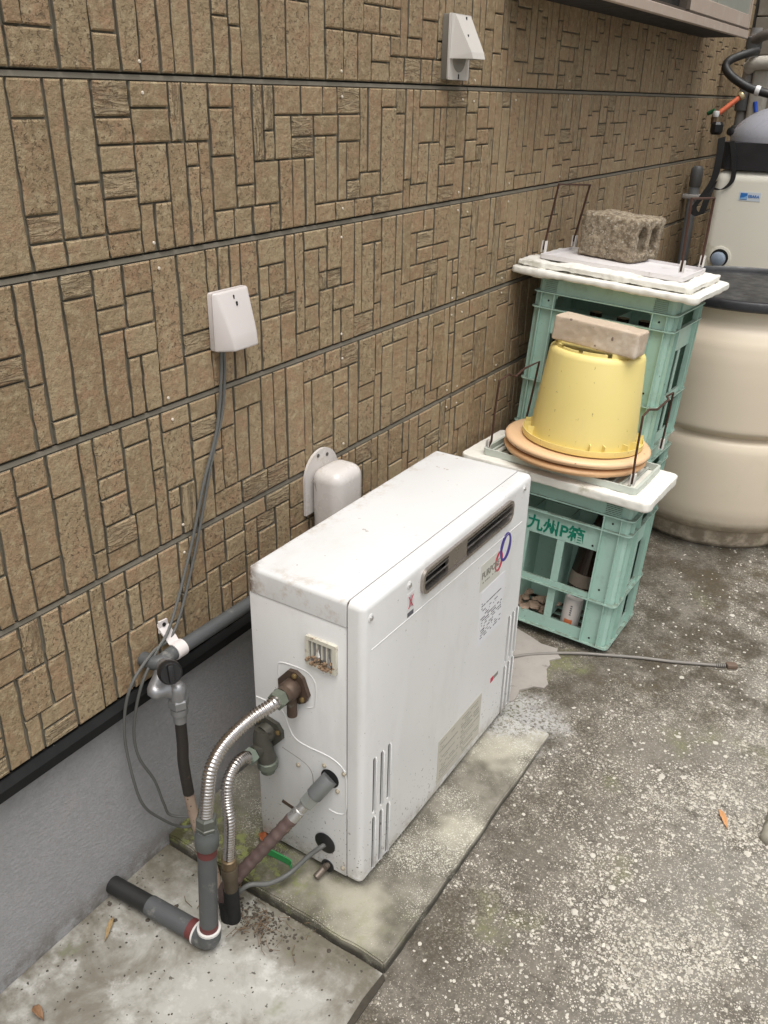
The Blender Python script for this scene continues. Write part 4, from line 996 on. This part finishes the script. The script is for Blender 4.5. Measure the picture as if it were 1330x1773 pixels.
# upper tray: lilac sheet
tu = thing('wire_handled_tray', 'lilac white plastic tray with rusty wire handles under the concrete block', 'tray', mat=MU @ Matrix.Translation((-.28, .25, .569)), group='trays with wire handles')
UX0, UX1, UY0, UY1 = -.525, -.030, .075, .385; UZ = .5695
m_ = MB(); m_.prism(rrect(UX0, UX1, UY0, UY1, .01, 3), UZ, UZ + .006, 'z'); m_.v = [tuple(MU @ Vector(v)) for v in m_.v]; m_.build('sheet', MTL, tu)
m_ = MB(); ring_z(rrect(UX0 - .001, UX1 + .001, UY0 - .001, UY1 + .001, .011, 3), rrect(UX0 + .005, UX1 - .005, UY0 + .005, UY1 - .005, .008, 3), UZ + .0005, UZ + .015, m_); m_.v = [tuple(MU @ Vector(v)) for v in m_.v]; m_.build('rim', MTL, tu)
U0 = MU @ Vector((UX0 + .012, UY0 + .05, UZ + .012)); U1 = MU @ Vector((UX0 + .012, UY1 - .04, UZ + .012))
def fit(px, base, dz):  # wire point above a base point, at the base point's own depth
    return atY(px, base.y)
wire(tu, [fit((941, 432), U0, 0), fit((968, 319), U0, 0), fit((1022, 320), U1, 0), fit((993, 418), U1, 0)], .0042)
holder(tu, fit((941, 434), U0, 0), MU); holder(tu, fit((993, 424), U1, 0), MU)
V0 = MU @ Vector((UX1 - .01, UY0 + .05, UZ + .012)); V1 = MU @ Vector((UX1 - .01, UY1 - .04, UZ + .012))
wire(tu, [fit((1179, 470), V0, 0), fit((1188, 410), V0, 0), fit((1198, 344), V0, 0), fit((1237, 343), V1, 0), fit((1225, 405), V1, 0), fit((1214, 458), V1, 0)], .0045)
holder(tu, fit((1179, 470), V0, 0), MU); holder(tu, fit((1214, 460), V1, 0), MU)

# ------------------------------------------------------------------ saucers, pot, brick
MSA = M('saucer_peach', (.74, .49, .285), .42, var=.08, vs=8, bump=.08, dirt=((.45, .27, .17), .6, .8, 14), spots=((.25, .14, .09), 70, .72))
MSA2 = M('saucer_orange', (.70, .42, .215), .45, var=.08, vs=8, bump=.08, dirt=((.36, .2, .12), .55, .8, 10))
SC = ML.inverted() @ Vector((.358, .232, .6)); 
def saucer(name, label, z, r, m, dx=0.):
    m_ = MB(); m_.lathe([(r * .78, 0), (r * .90, .002), (r * .97, .008), (r * .998, .016), (r, .020), (r * .985, .026), (r * .95, .029), (r * .88, .029), (r * .84, .0265), (r * .78, .025), (.02, .024)], 64, (SC.x + dx, SC.y, z)); o = link(name, m_.mesh(name, m)); o.matrix_world = ML; return tag(o, label, 'saucer', 'plant pot saucers')
saucer('pot_saucer', 'lower orange plant saucer lying on the slatted tray', TZ + .0225, .238, MSA2, -.004)
saucer('pot_saucer', 'upper peach plant saucer directly under the yellow pot', TZ + .0525, .242, MSA)
t = NT('pot_yellow')
c = t.mix(t.noise(7, 4, .6), (.76, .62, .22), (.80, .67, .27))
c = t.mix(t.ramp(t.noise(12, 5, .7, co=t.mapping((1, 1, .35))), .52, .76, 0, .35), c, (.66, .56, .27))
c = t.mix(t.ramp(t.noise(85, 3, .6, co=t.mapping((1, 1, .5))), .69, .72, 0, .8), c, (.25, .18, .07))
t.bump(t.noise(90, 3, .6), .06, .001); MPY = t.done(c, .42, 0, .45)
PB = TZ + .083; PC = (SC.x + .010, SC.y + .012)
pot = thing('flower_pot', 'yellow plastic flower pot upside down on the peach saucers', 'flower pot', mat=ML @ Matrix.Translation((PC[0], PC[1], PB)))
m_ = MB(); m_.lathe([(.176, .004), (.173, .05), (.154, .285), (.150, .298), (.140, .304), (.135, .303), (.135, .296), (.02, .295)], 64); m_.build('wall', MPY, pot, world=False, smooth=50)
m_ = MB(); m_.lathe([(.176, .0), (.199, .0), (.2005, .004), (.2005, .020), (.198, .020), (.197, .006), (.176, .005)], 64, cap=False); m_.build('rim_flange', MPY, pot, world=False, smooth=50)
for a in (192, 206, 222, 296, 310, 335, 350, 20, 60, 110, 150):
    m_ = MB(); m_.box(.172, .196, -.0014, .0014, .005, .036, mat=Matrix.Rotation(R_(a), 4, 'Z')); m_.build('rim_rib', MPY, pot, world=False, smooth=0)
for (a0, a1, h) in ((185, 232, .012), (236, 262, .008), (268, 300, .010), (306, 352, .013), (0, 60, .012), (70, 120, .01), (130, 178, .012)):
    m_ = MB(); m_.lathe([(.133, .303), (.139, .3035), (.1385, .303 + h), (.1335, .303 + h), (.133, .303)], 12, a0=R_(a0), a1=R_(a1), cap=False); m_.build('foot_ring', MPY, pot, world=False, smooth=30)
# paving brick on the pot
MBK = M('brick_pinkgrey', (.50, .40, .30), .85, var=.16, vs=12, bump=.5, bs=110, bd=.0015, dirt=((.60, .52, .42), .50, .68, 9), spots=((.22, .16, .13), 60, .7), obj=True)
m_ = MB(); m_.box(-.140, .140, -.046, .046, 0, .080, r=.006, seg=2); me = roughen(m_.mesh('b', MBK, 0), .0045, (.0025, .0012), (14, 70))
o = link('paving_brick', me); o.matrix_world = ML @ Matrix.Translation((PC[0] + .01, PC[1] - .055, PB + .3165)) @ Matrix.Rotation(R_(-3), 4, 'Z') @ Matrix.Rotation(R_(2.), 4, 'Y')
tag(o, 'pale pinkish grey brick lying across the upturned yellow pot', 'brick')

# concrete block on the upper tray
t = NT('block_concrete')
c = t.mix(t.ramp(t.noise(55, 4, .7), .35, .65), (.165, .125, .082), (.37, .31, .225))
c = t.mix(t.ramp(t.noise(9, 5, .7), .50, .68, 0, .8), c, (.12, .095, .065))
vv = t.voro(95); c = t.mix(t.ramp(vv, .25, .12, 0, .6), c, (.07, .06, .05))
c = t.mix(t.ramp(t.noise(140, 2, .5), .62, .68, 0, .8), c, (.50, .46, .39))
t.bump(t.noise(120, 4, .7), .8, .004); MCB2 = t.done(c, .95, 0, .3)
BL, BD, BH = .215, .225, .148
m_ = MB(); m_.box(-BL / 2, BL / 2, -BD / 2, BD / 2, 0, BH, r=.014, seg=3); bmx = m_.mesh('b', MCB2, 0); cuts = []
for yc in (-.045, .045):
    h = MB(); h.prism(rrect(yc - .031, yc + .031, .022, BH - .024, .029, 5), -.2, .2, 'x'); co = bpy.data.objects.new('c', h.mesh('c', MCB2, 0)); COL.objects.link(co); cuts.append(co)
me = roughen(bmx, .0042, (.004, .0035, .002), (16, 50, 130), cuts)
o = link('concrete_block', me)
bc = MU.inverted() @ Vector((.243, .765, 1.17))
o.matrix_world = MU @ Matrix.Translation((bc.x, bc.y, UZ + .0075)) @ Matrix.Rotation(R_(-9), 4, 'Z')
tag(o, 'weathered half concrete block with two slots resting on the lilac tray', 'block')

# things inside the crates
def bottle(label, mat, m, s=1.):
    b_ = thing('glass_bottle', label, 'bottle', mat=mat, group='bottles inside the crates')
    m_ = MB(); m_.lathe([(.03 * s, 0), (.036 * s, .004), (.037 * s, .02), (.037 * s, .15 * s), (.033 * s, .175 * s), (.017 * s, .21 * s), (.0135 * s, .235 * s), (.0135 * s, .27 * s), (.015 * s, .272 * s), (.015 * s, .28 * s)], 24); m_.build('glass', m, b_, world=False, smooth=60)
    m_ = MB(); m_.lathe([(.0376 * s, .04), (.0376 * s, .07 * s)], 24, cap=False); m_.build('paper_label', M('old_paper', (.16, .13, .10), .8, var=.3, vs=30), b_, world=False)
    return b_
MGL = M('brown_glass', (.02, .010, .006), .12, var=.2, bump=0)
def loc(x, y, z, rx=0, ry=0): return Matrix.Translation((x, y, z)) @ Matrix.Rotation(rx, 4, 'X') @ Matrix.Rotation(ry, 4, 'Y')
bottle('dark brown bottle leaning inside the lettered crate', ML @ loc(-.155, .095, .125, -.1, .08), MGL, 1.25)
cn = thing('drink_can', 'white printed can standing inside the lettered crate', 'can', mat=ML @ loc(-.158, .058, .012, .05, .05))
m_ = MB(); m_.lathe([(.026, 0), (.032, .006), (.032, .115), (.027, .122), (.025, .12)], 24); m_.build('shell', M('can_white', (.50, .46, .43), .4, var=.15, dirt=((.3, .22, .16), .55, .75, 20)), cn, world=False)
m_ = MB(); m_.lathe([(.0323, .016), (.0323, .045)], 8, a0=R_(250), a1=R_(300), cap=False); m_.build('orange_print', M('print_orange', (.55, .16, .06), .5), cn, world=False)
m_ = MB()
for k in range(5): m_.lathe([(.0323, .062 + k * .0085), (.0323, .067 + k * .0085)], 4, a0=R_(272), a1=R_(284), cap=False)
o = m_.build('print', MINK, cn, world=False); o['kind'] = 'stuff'
m_ = MB(); r = random.Random(21)
for k in range(26):
    pebble(m_, -.30 + r.uniform(-.07, .07), .08 + r.uniform(-.05, .06), .02 + r.random() * .035, r.uniform(.015, .032), r, .35)
m_.v = [tuple(ML @ Vector(v)) for v in m_.v]
tag(m_.build('crumpled_wrappers', M('wrapper_paper', (.30, .21, .15), .7, var=.5, vs=30), smooth=0), 'crumpled paper rubbish lying in the bottom of the lettered crate', 'rubbish', kind='stuff')
for k, (bx_, by_) in enumerate(((-.30, .11), (-.20, .10), (-.13, .12))):  # bottles added so the crate's interior reads dark
    bottle('tall dark brown bottle added inside the upper rear crate to darken it', MU @ loc(bx_, by_, .013, 0, 0), MGL, 1.45)['group'] = 'added bottles in the rear crate'
rd = thing('red_bottle', 'dark bottle with red label seen through the rear crate beside the pot', 'bottle', mat=MU @ loc(-.395, .075, .07))
m_ = MB(); m_.lathe([(.034, 0), (.036, .006), (.036, .21), (.02, .27), (.015, .3)], 20); m_.build('glass', MGL, rd, world=False)
m_ = MB(); m_.lathe([(.0365, .13), (.0365, .195)], 20, cap=False); m_.build('red_label', M('label_red', (.45, .05, .03), .5), rd, world=False)

# ------------------------------------------------------------------ beige barrel with black lid
BCX, BCY = .62, 1.40
br_ = thing('storage_barrel', 'large beige plastic barrel with black lid behind the crates', 'barrel', (BCX, BCY, .012))
t = NT('barrel_beige'); zb_ = t.sep()
c = t.mix(t.noise(3, 4, .6), (.63, .535, .415), (.68, .59, .465))
c = t.mix(t.ramp(t.noise(6, 5, .7), .56, .76, 0, .35), c, (.55, .47, .36))
c = t.mix(t.math('MULTIPLY', t.ramp(zb_[2], .20, .06, 0, .8), t.ramp(t.noise(14, 4, .7), .3, .6)), c, (.22, .17, .12))
c = t.mix(t.math('MULTIPLY', t.ramp(zb_[0], .86, .95, 0, .9), t.ramp(t.noise(9, 4, .7, co=t.mapping((1, 1, .5))), .50, .60)), c, (.22, .25, .08))
t.bump(t.noise(40, 3, .6), .06, .002); MBE = t.done(c, .42, 0, .45)
prof = [(.355, 0.), (.372, .02), (.378, .05), (.384, .085), (.41, .10), (.438, .135), (.448, .19), (.45, .28), (.449, .38), (.447, .48), (.446, .50), (.445, .52), (.444, .54), (.443, .58), (.441, .66), (.437, .74), (.430, .81), (.418, .865), (.40, .90), (.384, .92), (.376, .940), (.375, .965), (.382, .988)]
fine = []
for (a, b), (c_, d) in zip(prof, prof[1:]):
    for k in range(3): fine.append((a + (c_ - a) * k / 3, b + (d - b) * k / 3))
m_ = MB(); m_.lathe(fine + [prof[-1]], 96)
nv = []
for (x, y, z) in m_.v:
    a = math.degrees(math.atan2(y, x)); rr_ = math.hypot(x, y)
    f = sstep((a + 112) / 9) * sstep((-20 - a) / 14) if -113 < a < -19 else 0
    zc = .505
    g_ = math.exp(-((z - zc) / .016) ** 2) * .030 + (sstep((zc + .005 - z) / .01) * math.exp(-max(0, zc - z) / .05)) * .012
    k = 1 - f * g_ / max(rr_, .01); nv.append((x * k, y * k, z))
m_.v = [(x + BCX, y + BCY, z + .012) for x, y, z in nv]; m_.build('body', MBE, br_, smooth=60)
m_ = MB(); m_.lathe([(.382, .990), (.405, .988), (.411, .994), (.411, 1.016), (.405, 1.024), (.392, 1.026), (.386, 1.020), (.382, 1.006), (.02, 1.008)], 96, (BCX, BCY, .012)); m_.build('lid', M('lid_black', (.018, .018, .02), .38, var=.3, dirt=((.06, .06, .06), .5, .7, 8)), br_, smooth=40)

# ------------------------------------------------------------------ pump tank behind
PY = 2.2
tk = thing('well_pump_tank', 'cream well pump housing with grey dome and black band behind the barrel', 'pump', (.47, PY + .28, .02))
MCRM = M('tank_cream', (.73, .705, .61), .4, var=.05, vs=5, bump=.05, dirt=((.5, .47, .36), .58, .78, 7))
m_ = MB(); m_.box(.205, .78, PY, PY + .56, .012, 1.405, r=.05, seg=5); m_.build('housing', MCRM, tk)
m_ = MB(); m_.prism(rrect(.212, .78, PY + .004, PY + .56, .05, 5), 1.406, 1.525, 'z'); m_.build('black_band', M('band_black', (.02, .02, .022), .5), tk)
pr_ = [(.30 * math.cos(R_(a)), .17 * math.sin(R_(a))) for a in range(0, 90, 6)] + [(.002, .17)]
m_ = MB(); m_.lathe([(r_ * 1.0, z_ + 1.526) for r_, z_ in pr_], 48, (.492, PY + .292, 0)); dm_ = m_.build('dome', M('dome_grey', (.33, .335, .37), .32, var=.05), tk, smooth=60)
lb = MB(); lb.box(.338, .436, PY - .0012, PY, 1.272, 1.312); lb_ = lb.build('brand_label', M('label_bluewhite', (.60, .66, .72), .4, var=.03, bump=0), tk, smooth=0)
m_ = MB(); m_.box(.344, .376, PY - .002, PY - .001, 1.277, 1.307); m_.build('blue_square', M('label_blue', (.03, .17, .50), .4, bump=0), lb_, smooth=0)
m_ = MB(); m_.prism([(.345, .0), (.375, .0), (.375, .016), (.36, .008), (.345, .006)], PY - .0028, PY - .0019, 'y'); m_.v = [(x, y, z + 1.279) for x, y, z in m_.v]; m_.build('pale_wave', M('label_paleblue', (.25, .45, .72), .4, bump=0), lb_, smooth=0)
place_text('lettering', 'EBARA', .017, M('label_blue', (.03, .17, .50)), (.380, PY - .0018, 1.288), (1, 0, 0), (0, 0, 1), lb_, width=.05, bold=.0005)
# outlet port near the bottom left of the housing
m_ = MB(); m_.lathe([(.055, 0), (.055, .004), (.044, .006)], 28, (.300, PY + .001, 1.0), (0, -1, 0)); po_ = m_.build('port_ring', MCRM, tk)
m_ = MB(); m_.lathe([(.043, .001), (.043, .0065)], 24, (.300, PY, 1.0), (0, -1, 0)); m_.build('port_shadow', MDK, po_)
m_ = MB(); m_.lathe([(.034, .004), (.036, .02), (.03, .035), (.015, .042)], 20, (.298, PY, .995), (0, -1, 0)); m_.build('port_plug', M('plug_blue', (.22, .27, .34), .35), po_)
# black strap looped over the corner and hanging
def ribbon(pts, wv, name, m, par, th=.003):
    P = cr(pts, 8); m_ = MB(); w_ = Vector(wv)
    vs = []; fs = []
    for p in P: 
        for s_ in (-.5, .5):
            for q in (-th / 2, th / 2): vs.append(p + w_ * s_ + Vector((0, q, 0)))
    for i_ in range(len(P) - 1):
        a = i_ * 4; b = a + 4
        fs += [(a, b, b + 2, a + 2), (a + 1, a + 3, b + 3, b + 1), (a, a + 1, b + 1, b), (a + 2, b + 2, b + 3, a + 3)]
    m_.add(vs, fs); return m_.build(name, m, par)
MSTR = M('strap_black', (.012, .012, .013), .55)
ribbon([atY((1268, 244), PY - .004), atY((1271, 280), PY - .006), atY((1268, 312), PY - .006), atY((1250, 328), PY - .008), atY((1233, 325), PY - .008)], (.022, 0, .004), 'strap', MSTR, tk)
ribbon([atY((1250, 238), PY - .01), atY((1246, 270), PY - .02), atY((1236, 310), PY - .03), atY((1212, 345), PY - .04), atY((1200, 362), PY - .045), atY((1212, 372), PY - .05), atY((1224, 345), PY - .045), atY((1236, 315), PY - .02)], (.032, 0, .012), 'strap', MSTR, tk)
m_ = MB(); m_.lathe([(.018, 0), (.018, .01), (.01, .014)], 16, atY((1266, 228), PY + .02), (-.5, -1, .2)); m_.build('strap_eye', MBLK, dm_)

# ------------------------------------------------------------------ pipes and tap in the far corner
dpz = thing('downpipe', 'grey vertical downpipe on the wall beside the pump tank', 'pipe', (.06, 2.5, 0))
m_ = MB(); m_.tube([(.05, 2.50, .02), (.05, 2.50, 1.30)], .026, 16); m_.build('pipe', M('pipe_bluegrey', (.27, .29, .31), .5, var=.15, dirt=((.26, .26, .26), .55, .7, 10)), dpz)
m_ = MB(); m_.lathe([(.029, 0), (.031, .02), (.031, .085), (.02, .10)], 18, (.05, 2.50, 1.295)); m_.build('cap', M('pipe_dark', (.10, .10, .098), .55), dpz)
m_ = MB(); m_.box(.001, .085, 2.468, 2.532, 1.235, 1.258, r=.006, seg=2); m_.build('bracket', M('bracket_pale', (.46, .44, .42), .5, var=.2), dpz)
TY = 2.72
tp = thing('garden_tap', 'brass tap with green handle on an orange pipe in the far corner', 'tap', atY((1284, 166), TY))
a_ = atY((1284, 166), TY); b_ = atY((1245, 196), TY - .06)
m_ = MB(); m_.tube([a_, b_], .0125, 12); m_.build('orange_pipe', M('pipe_orange', (.60, .13, .05), .45), tp)
m_ = MB(); m_.lathe([(.02, -.008), (.022, 0), (.018, .012)], 14, a_, (b_ - a_)); m_.build('brass_collar', M('pale_brass', (.45, .36, .2), .4, .6), tp)
m_ = MB(); m_.tube(cr([b_, atY((1238, 200), TY - .07), atY((1235, 215), TY - .075)], 5), .014, 12); m_.build('tap_body', M('tap_brass', (.16, .10, .06), .4, .6, var=.3), tp)
m_ = MB(); m_.lathe([(.014, -.014), (.018, 0), (.014, .014)], 12, atY((1240, 197), TY - .085)); m_.build('white_knob', M('knob_white', (.75, .74, .72), .35), tp)
m_ = MB(); m_.tube([atY((1225, 197), TY - .08), atY((1238, 191), TY - .08)], [.010, .012], 10); m_.build('green_handle', M('handle_green', (.012, .09, .035), .4), tp)
m_ = MB(); m_.lathe([(.022, -.03), (.032, -.018), (.032, .018), (.024, .03)], 8, atY((1241, 222), TY - .08)); m_.build('spout_cap', MBLK, tp, smooth=20)
cp_ = thing('corner_riser', 'grey riser pipe with dark couplings in the far corner of the wall', 'pipe', (.09, 3.1, .02))
x_, y_ = .10, 3.05
m_ = MB(); m_.tube([(x_, y_, .02), (x_, y_, 2.05)], .03, 14); m_.build('pipe', M('riser_grey', (.22, .21, .20), .6, var=.25, dirt=((.42, .39, .36), .5, .65, 8)), cp_)
for z_ in (1.55, 1.68, 1.98):
    m_ = MB(); m_.lathe([(.036, -.03), (.042, -.025), (.042, .025), (.036, .03)], 14, (x_, y_, z_)); m_.build('coupling', M('pipe_dark', (.10, .10, .098)), cp_)
m_ = MB(); m_.tube(cr([(x_, y_ - .02, 1.99), (x_ + .1, y_ - .05, 2.02), (x_ + .4, y_ - .05, 2.02)], 5), .026, 12); m_.build('branch', M('riser_brown', (.10, .085, .075), .6), cp_)
m_ = MB(); m_.tube(cr([(x_, y_ - .04, 1.86), (x_ + .08, y_ - .07, 1.885), (x_ + .5, y_ - .07, 1.885)], 5), [.034] * 11, 12); m_.build('lagged_branch', M('lagging_pale', (.46, .43, .37), .8, var=.3, vs=20, bump=.6, bs=60, bd=.004), cp_)
m_ = MB(); m_.box(x_ + .03, x_ + .12, y_ - .05, y_ + .02, 1.60, 1.86, r=.02, seg=3); m_.build('lagged_body', M('lagging_pale', (.46, .43, .37)), cp_)
m_ = MB(); m_.tube(cr([atY((1312, 88), 2.98), atY((1295, 92), 2.93), atY((1266, 103), 2.88), atY((1257, 115), 2.86), atY((1266, 131), 2.85), atY((1290, 148), 2.86), atY((1312, 157), 2.88), atY((1345, 166), 2.9)], 8), .021, 14)
hz_ = tag(m_.build('rubber_hose', M('rubber_black', (.02, .019, .018), .5, var=.3)), 'thick black rubber hose bent in a loop in the far corner', 'hose')
m_ = MB(); m_.lathe([(.024, -.012), (.026, 0), (.024, .012)], 14, atY((1312, 157), 2.88), (1, .1, -.2)); m_.build('hose_clip', M('knob_white', (.75, .74, .72)), hz_)
m_ = MB(); m_.tube([atY((1308, 176), 3.0), atY((1309, 194), 3.0)], .011, 10); tag(m_.build('blue_handle', M('handle_blue', (.03, .10, .55), .4)), 'small bright blue valve handle behind the grey dome', 'handle')

# ------------------------------------------------------------------ small things on the ground
zc = lambda p: gz(*atZ(p, .02)[:2])
pc = [atZ(p, .0185 + (.006 if k == 0 else 0)) for k, p in enumerate([(880, 1139), (910, 1134), (960, 1131), (1010, 1131.5), (1060, 1135), (1110, 1139), (1160, 1145), (1205, 1149), (1240, 1152)])]
m_ = MB(); m_.tube(cr(pc, 8), .0052, 10); plug = tag(m_.build('extension_cord', M('cord_grey', (.20, .185, .165), .55, var=.2)), 'loose grey power cord with brown plug lying on the patio', 'cord')
d_ = (atZ((1275, 1153), .03) - atZ((1240, 1152), .03)).normalized(); p0 = pc[-1]
for k in range(5):
    m_ = MB(); m_.lathe([(.0075, 0), (.0075, .0035)], 10, p0 + d_ * (.001 + k * .0062), d_); m_.build('strain_ring', M('cord_grey', (.2, .185, .165)), plug)
mt = Matrix.Translation(p0 + d_ * .034) @ d_.to_track_quat('X', 'Z').to_matrix().to_4x4()
m_ = MB(); m_.box(0, .034, -.013, .013, -.0075, .0085, r=.004, seg=2, mat=mt); m_.build('plug_body', M('plug_brown', (.14, .095, .07), .5, var=.2), plug)
for s_ in (-.006, .006):
    m_ = MB(); m_.box(.034, .051, s_ - .0007, s_ + .0007, -.003, .003, mat=mt); m_.build('prong', M('bright_steel', (.55, .54, .53)), plug, smooth=0)

def leaf(name, label, pts2, curl, m, z, th=.0012):
    """curled dry leaf: outline given as pixel centre line ends and half width"""
    (pa, pb, hw) = pts2; a = atZ(pa, z); b = atZ(pb, z); d = b - a; L = d.length; d.normalize(); s_ = Vector((-d.y, d.x, 0)); n = 9; vs = []; fs = []
    for k in range(n + 1):
        t_ = k / n; w_ = hw * math.sin(math.pi * min(1, max(.03, t_ ** .8))) ; up_ = curl * math.sin(math.pi * t_) * .5
        for e in (-1, -.5, 0, .5, 1): vs.append(a + d * L * t_ + s_ * w_ * e + Vector((0, 0, .002 + up_ + curl * abs(e) ** 2 * w_ / hw + .0015 * math.sin(k * 2.1 + e * 3))))
    for k in range(n):
        for e in range(4): q = k * 5 + e; fs.append((q, q + 1, q + 6, q + 5))
    m_ = MB(); m_.add(vs, fs); o = m_.build(name, m); so_ = o.modifiers.new('s', 'SOLIDIFY'); so_.thickness = th
    return tag(o, label, 'leaf')
ML1 = M('leaf_orange', (.52, .27, .12), .6, var=.2, vs=60); ML2 = M('leaf_brown', (.22, .12, .06), .7, var=.4, vs=60); ML3 = M('leaf_rust', (.28, .085, .03), .6, var=.4, vs=50)
leaf('dry_leaf', 'orange dry leaf lying alone on the patio at the right', ((1245, 1402), (1260, 1438), .008), .005, ML1, .012)
leaf('dry_leaf', 'rusty curled leaf on the slab beside the back of the heater', ((453, 1442), (459, 1466), .009), .008, ML3, .040)
leaf('dry_leaf', 'brown shrivelled leaf at the lower left on the cement apron', ((58, 1744), (76, 1768), .009), .007, ML2, .008)
leaf('dry_leaf', 'thin straw coloured leaf on the apron near the foundation', ((197, 1588), (182, 1630), .0045), .004, M('leaf_straw', (.30, .21, .10), .7, var=.4, vs=50), .008)
m_ = MB(); r = random.Random(4)
for k in range(46):
    p = Vector((.27 + r.gauss(.03, .06), -1.41 + r.gauss(0, .03), .010 + r.random() * .012)); a = r.uniform(0, 6.28); L = r.uniform(.012, .05)
    if (p - Vector((.283, -1.5, p.z))).length < .03: continue
    m_.tube([p, p + Vector((math.cos(a) * L * .5, math.sin(a) * L * .5, .004)), p + Vector((math.cos(a + .3) * L, math.sin(a + .3) * L, -.001))], r.uniform(.0005, .0011), 4)
tag(m_.build('straw_debris', M('straw', (.13, .085, .05), .8, var=.5, vs=40)), 'dry straw and twig bits gathered round the pipe feet', 'debris', kind='stuff')
m_ = MB(); r = random.Random(8)
for k in range(420):
    x = r.uniform(-.015, .58); y = r.uniform(-1.8, -1.36) 
    if r.random() > .25 + .6 * math.exp(-x / .08) + .5 * math.exp(-abs(y + 1.37) / .03): continue
    pebble(m_, x, y, .0055, r.uniform(.0012, .0035) if r.random() < .95 else .006, r, .4)
for k in range(260):
    x = .27 + r.gauss(.03, .05); y = -1.40 + r.gauss(0, .022)
    if y < -1.352: pebble(m_, x, y, .0055, r.uniform(.0015, .005), r, .5)
tag(m_.build('dirt_crumbs', M('dirt_dark', (.06, .05, .038), .9, var=.6, vs=80), smooth=0), 'dark crumbs of dirt scattered over the cement apron', 'dirt', kind='stuff')
# green plastic clip lying under the heater edge
gpts = [atZ(p, .046) for p in ((430, 1500), (433, 1486), (446, 1474), (460, 1474), (482, 1484), (503, 1496), (503, 1505))]
m_ = MB(); P = cr(gpts, 5); vs = []; fs = []
for p in P:
    vs += [p + Vector((0, 0, -.010)), p + Vector((0, 0, .010)), p + Vector((0, .0035, .010)), p + Vector((0, .0035, -.010))]
for k in range(len(P) - 1):
    for e in range(4): fs.append((k * 4 + e, k * 4 + (e + 1) % 4, k * 4 + 4 + (e + 1) % 4, k * 4 + 4 + e))
fs += [(0, 1, 2, 3), tuple(len(vs) - 4 + q for q in (3, 2, 1, 0))]
m_.add(vs, fs); tag(m_.build('plastic_clip', M('clip_green', (.04, .30, .09), .35)), 'bright green plastic clip on the slab under the heater edge', 'clip')
# chipped kerb stone at the right edge
m_ = MB(); m_.box(1.222, 1.40, -.52, -.12, -.02, .035, r=.012, seg=2); me = roughen(m_.mesh('k', M('kerb_concrete', (.28, .26, .21), .9, var=.3, vs=20, bump=.5, bs=120, dirt=((.10, .10, .04), .52, .66, 10)), 0), .008, (.006, .003), (16, 60))
tag(link('kerb_stone', me), 'chipped mossy kerb stone at the right edge of the patio', 'kerb')
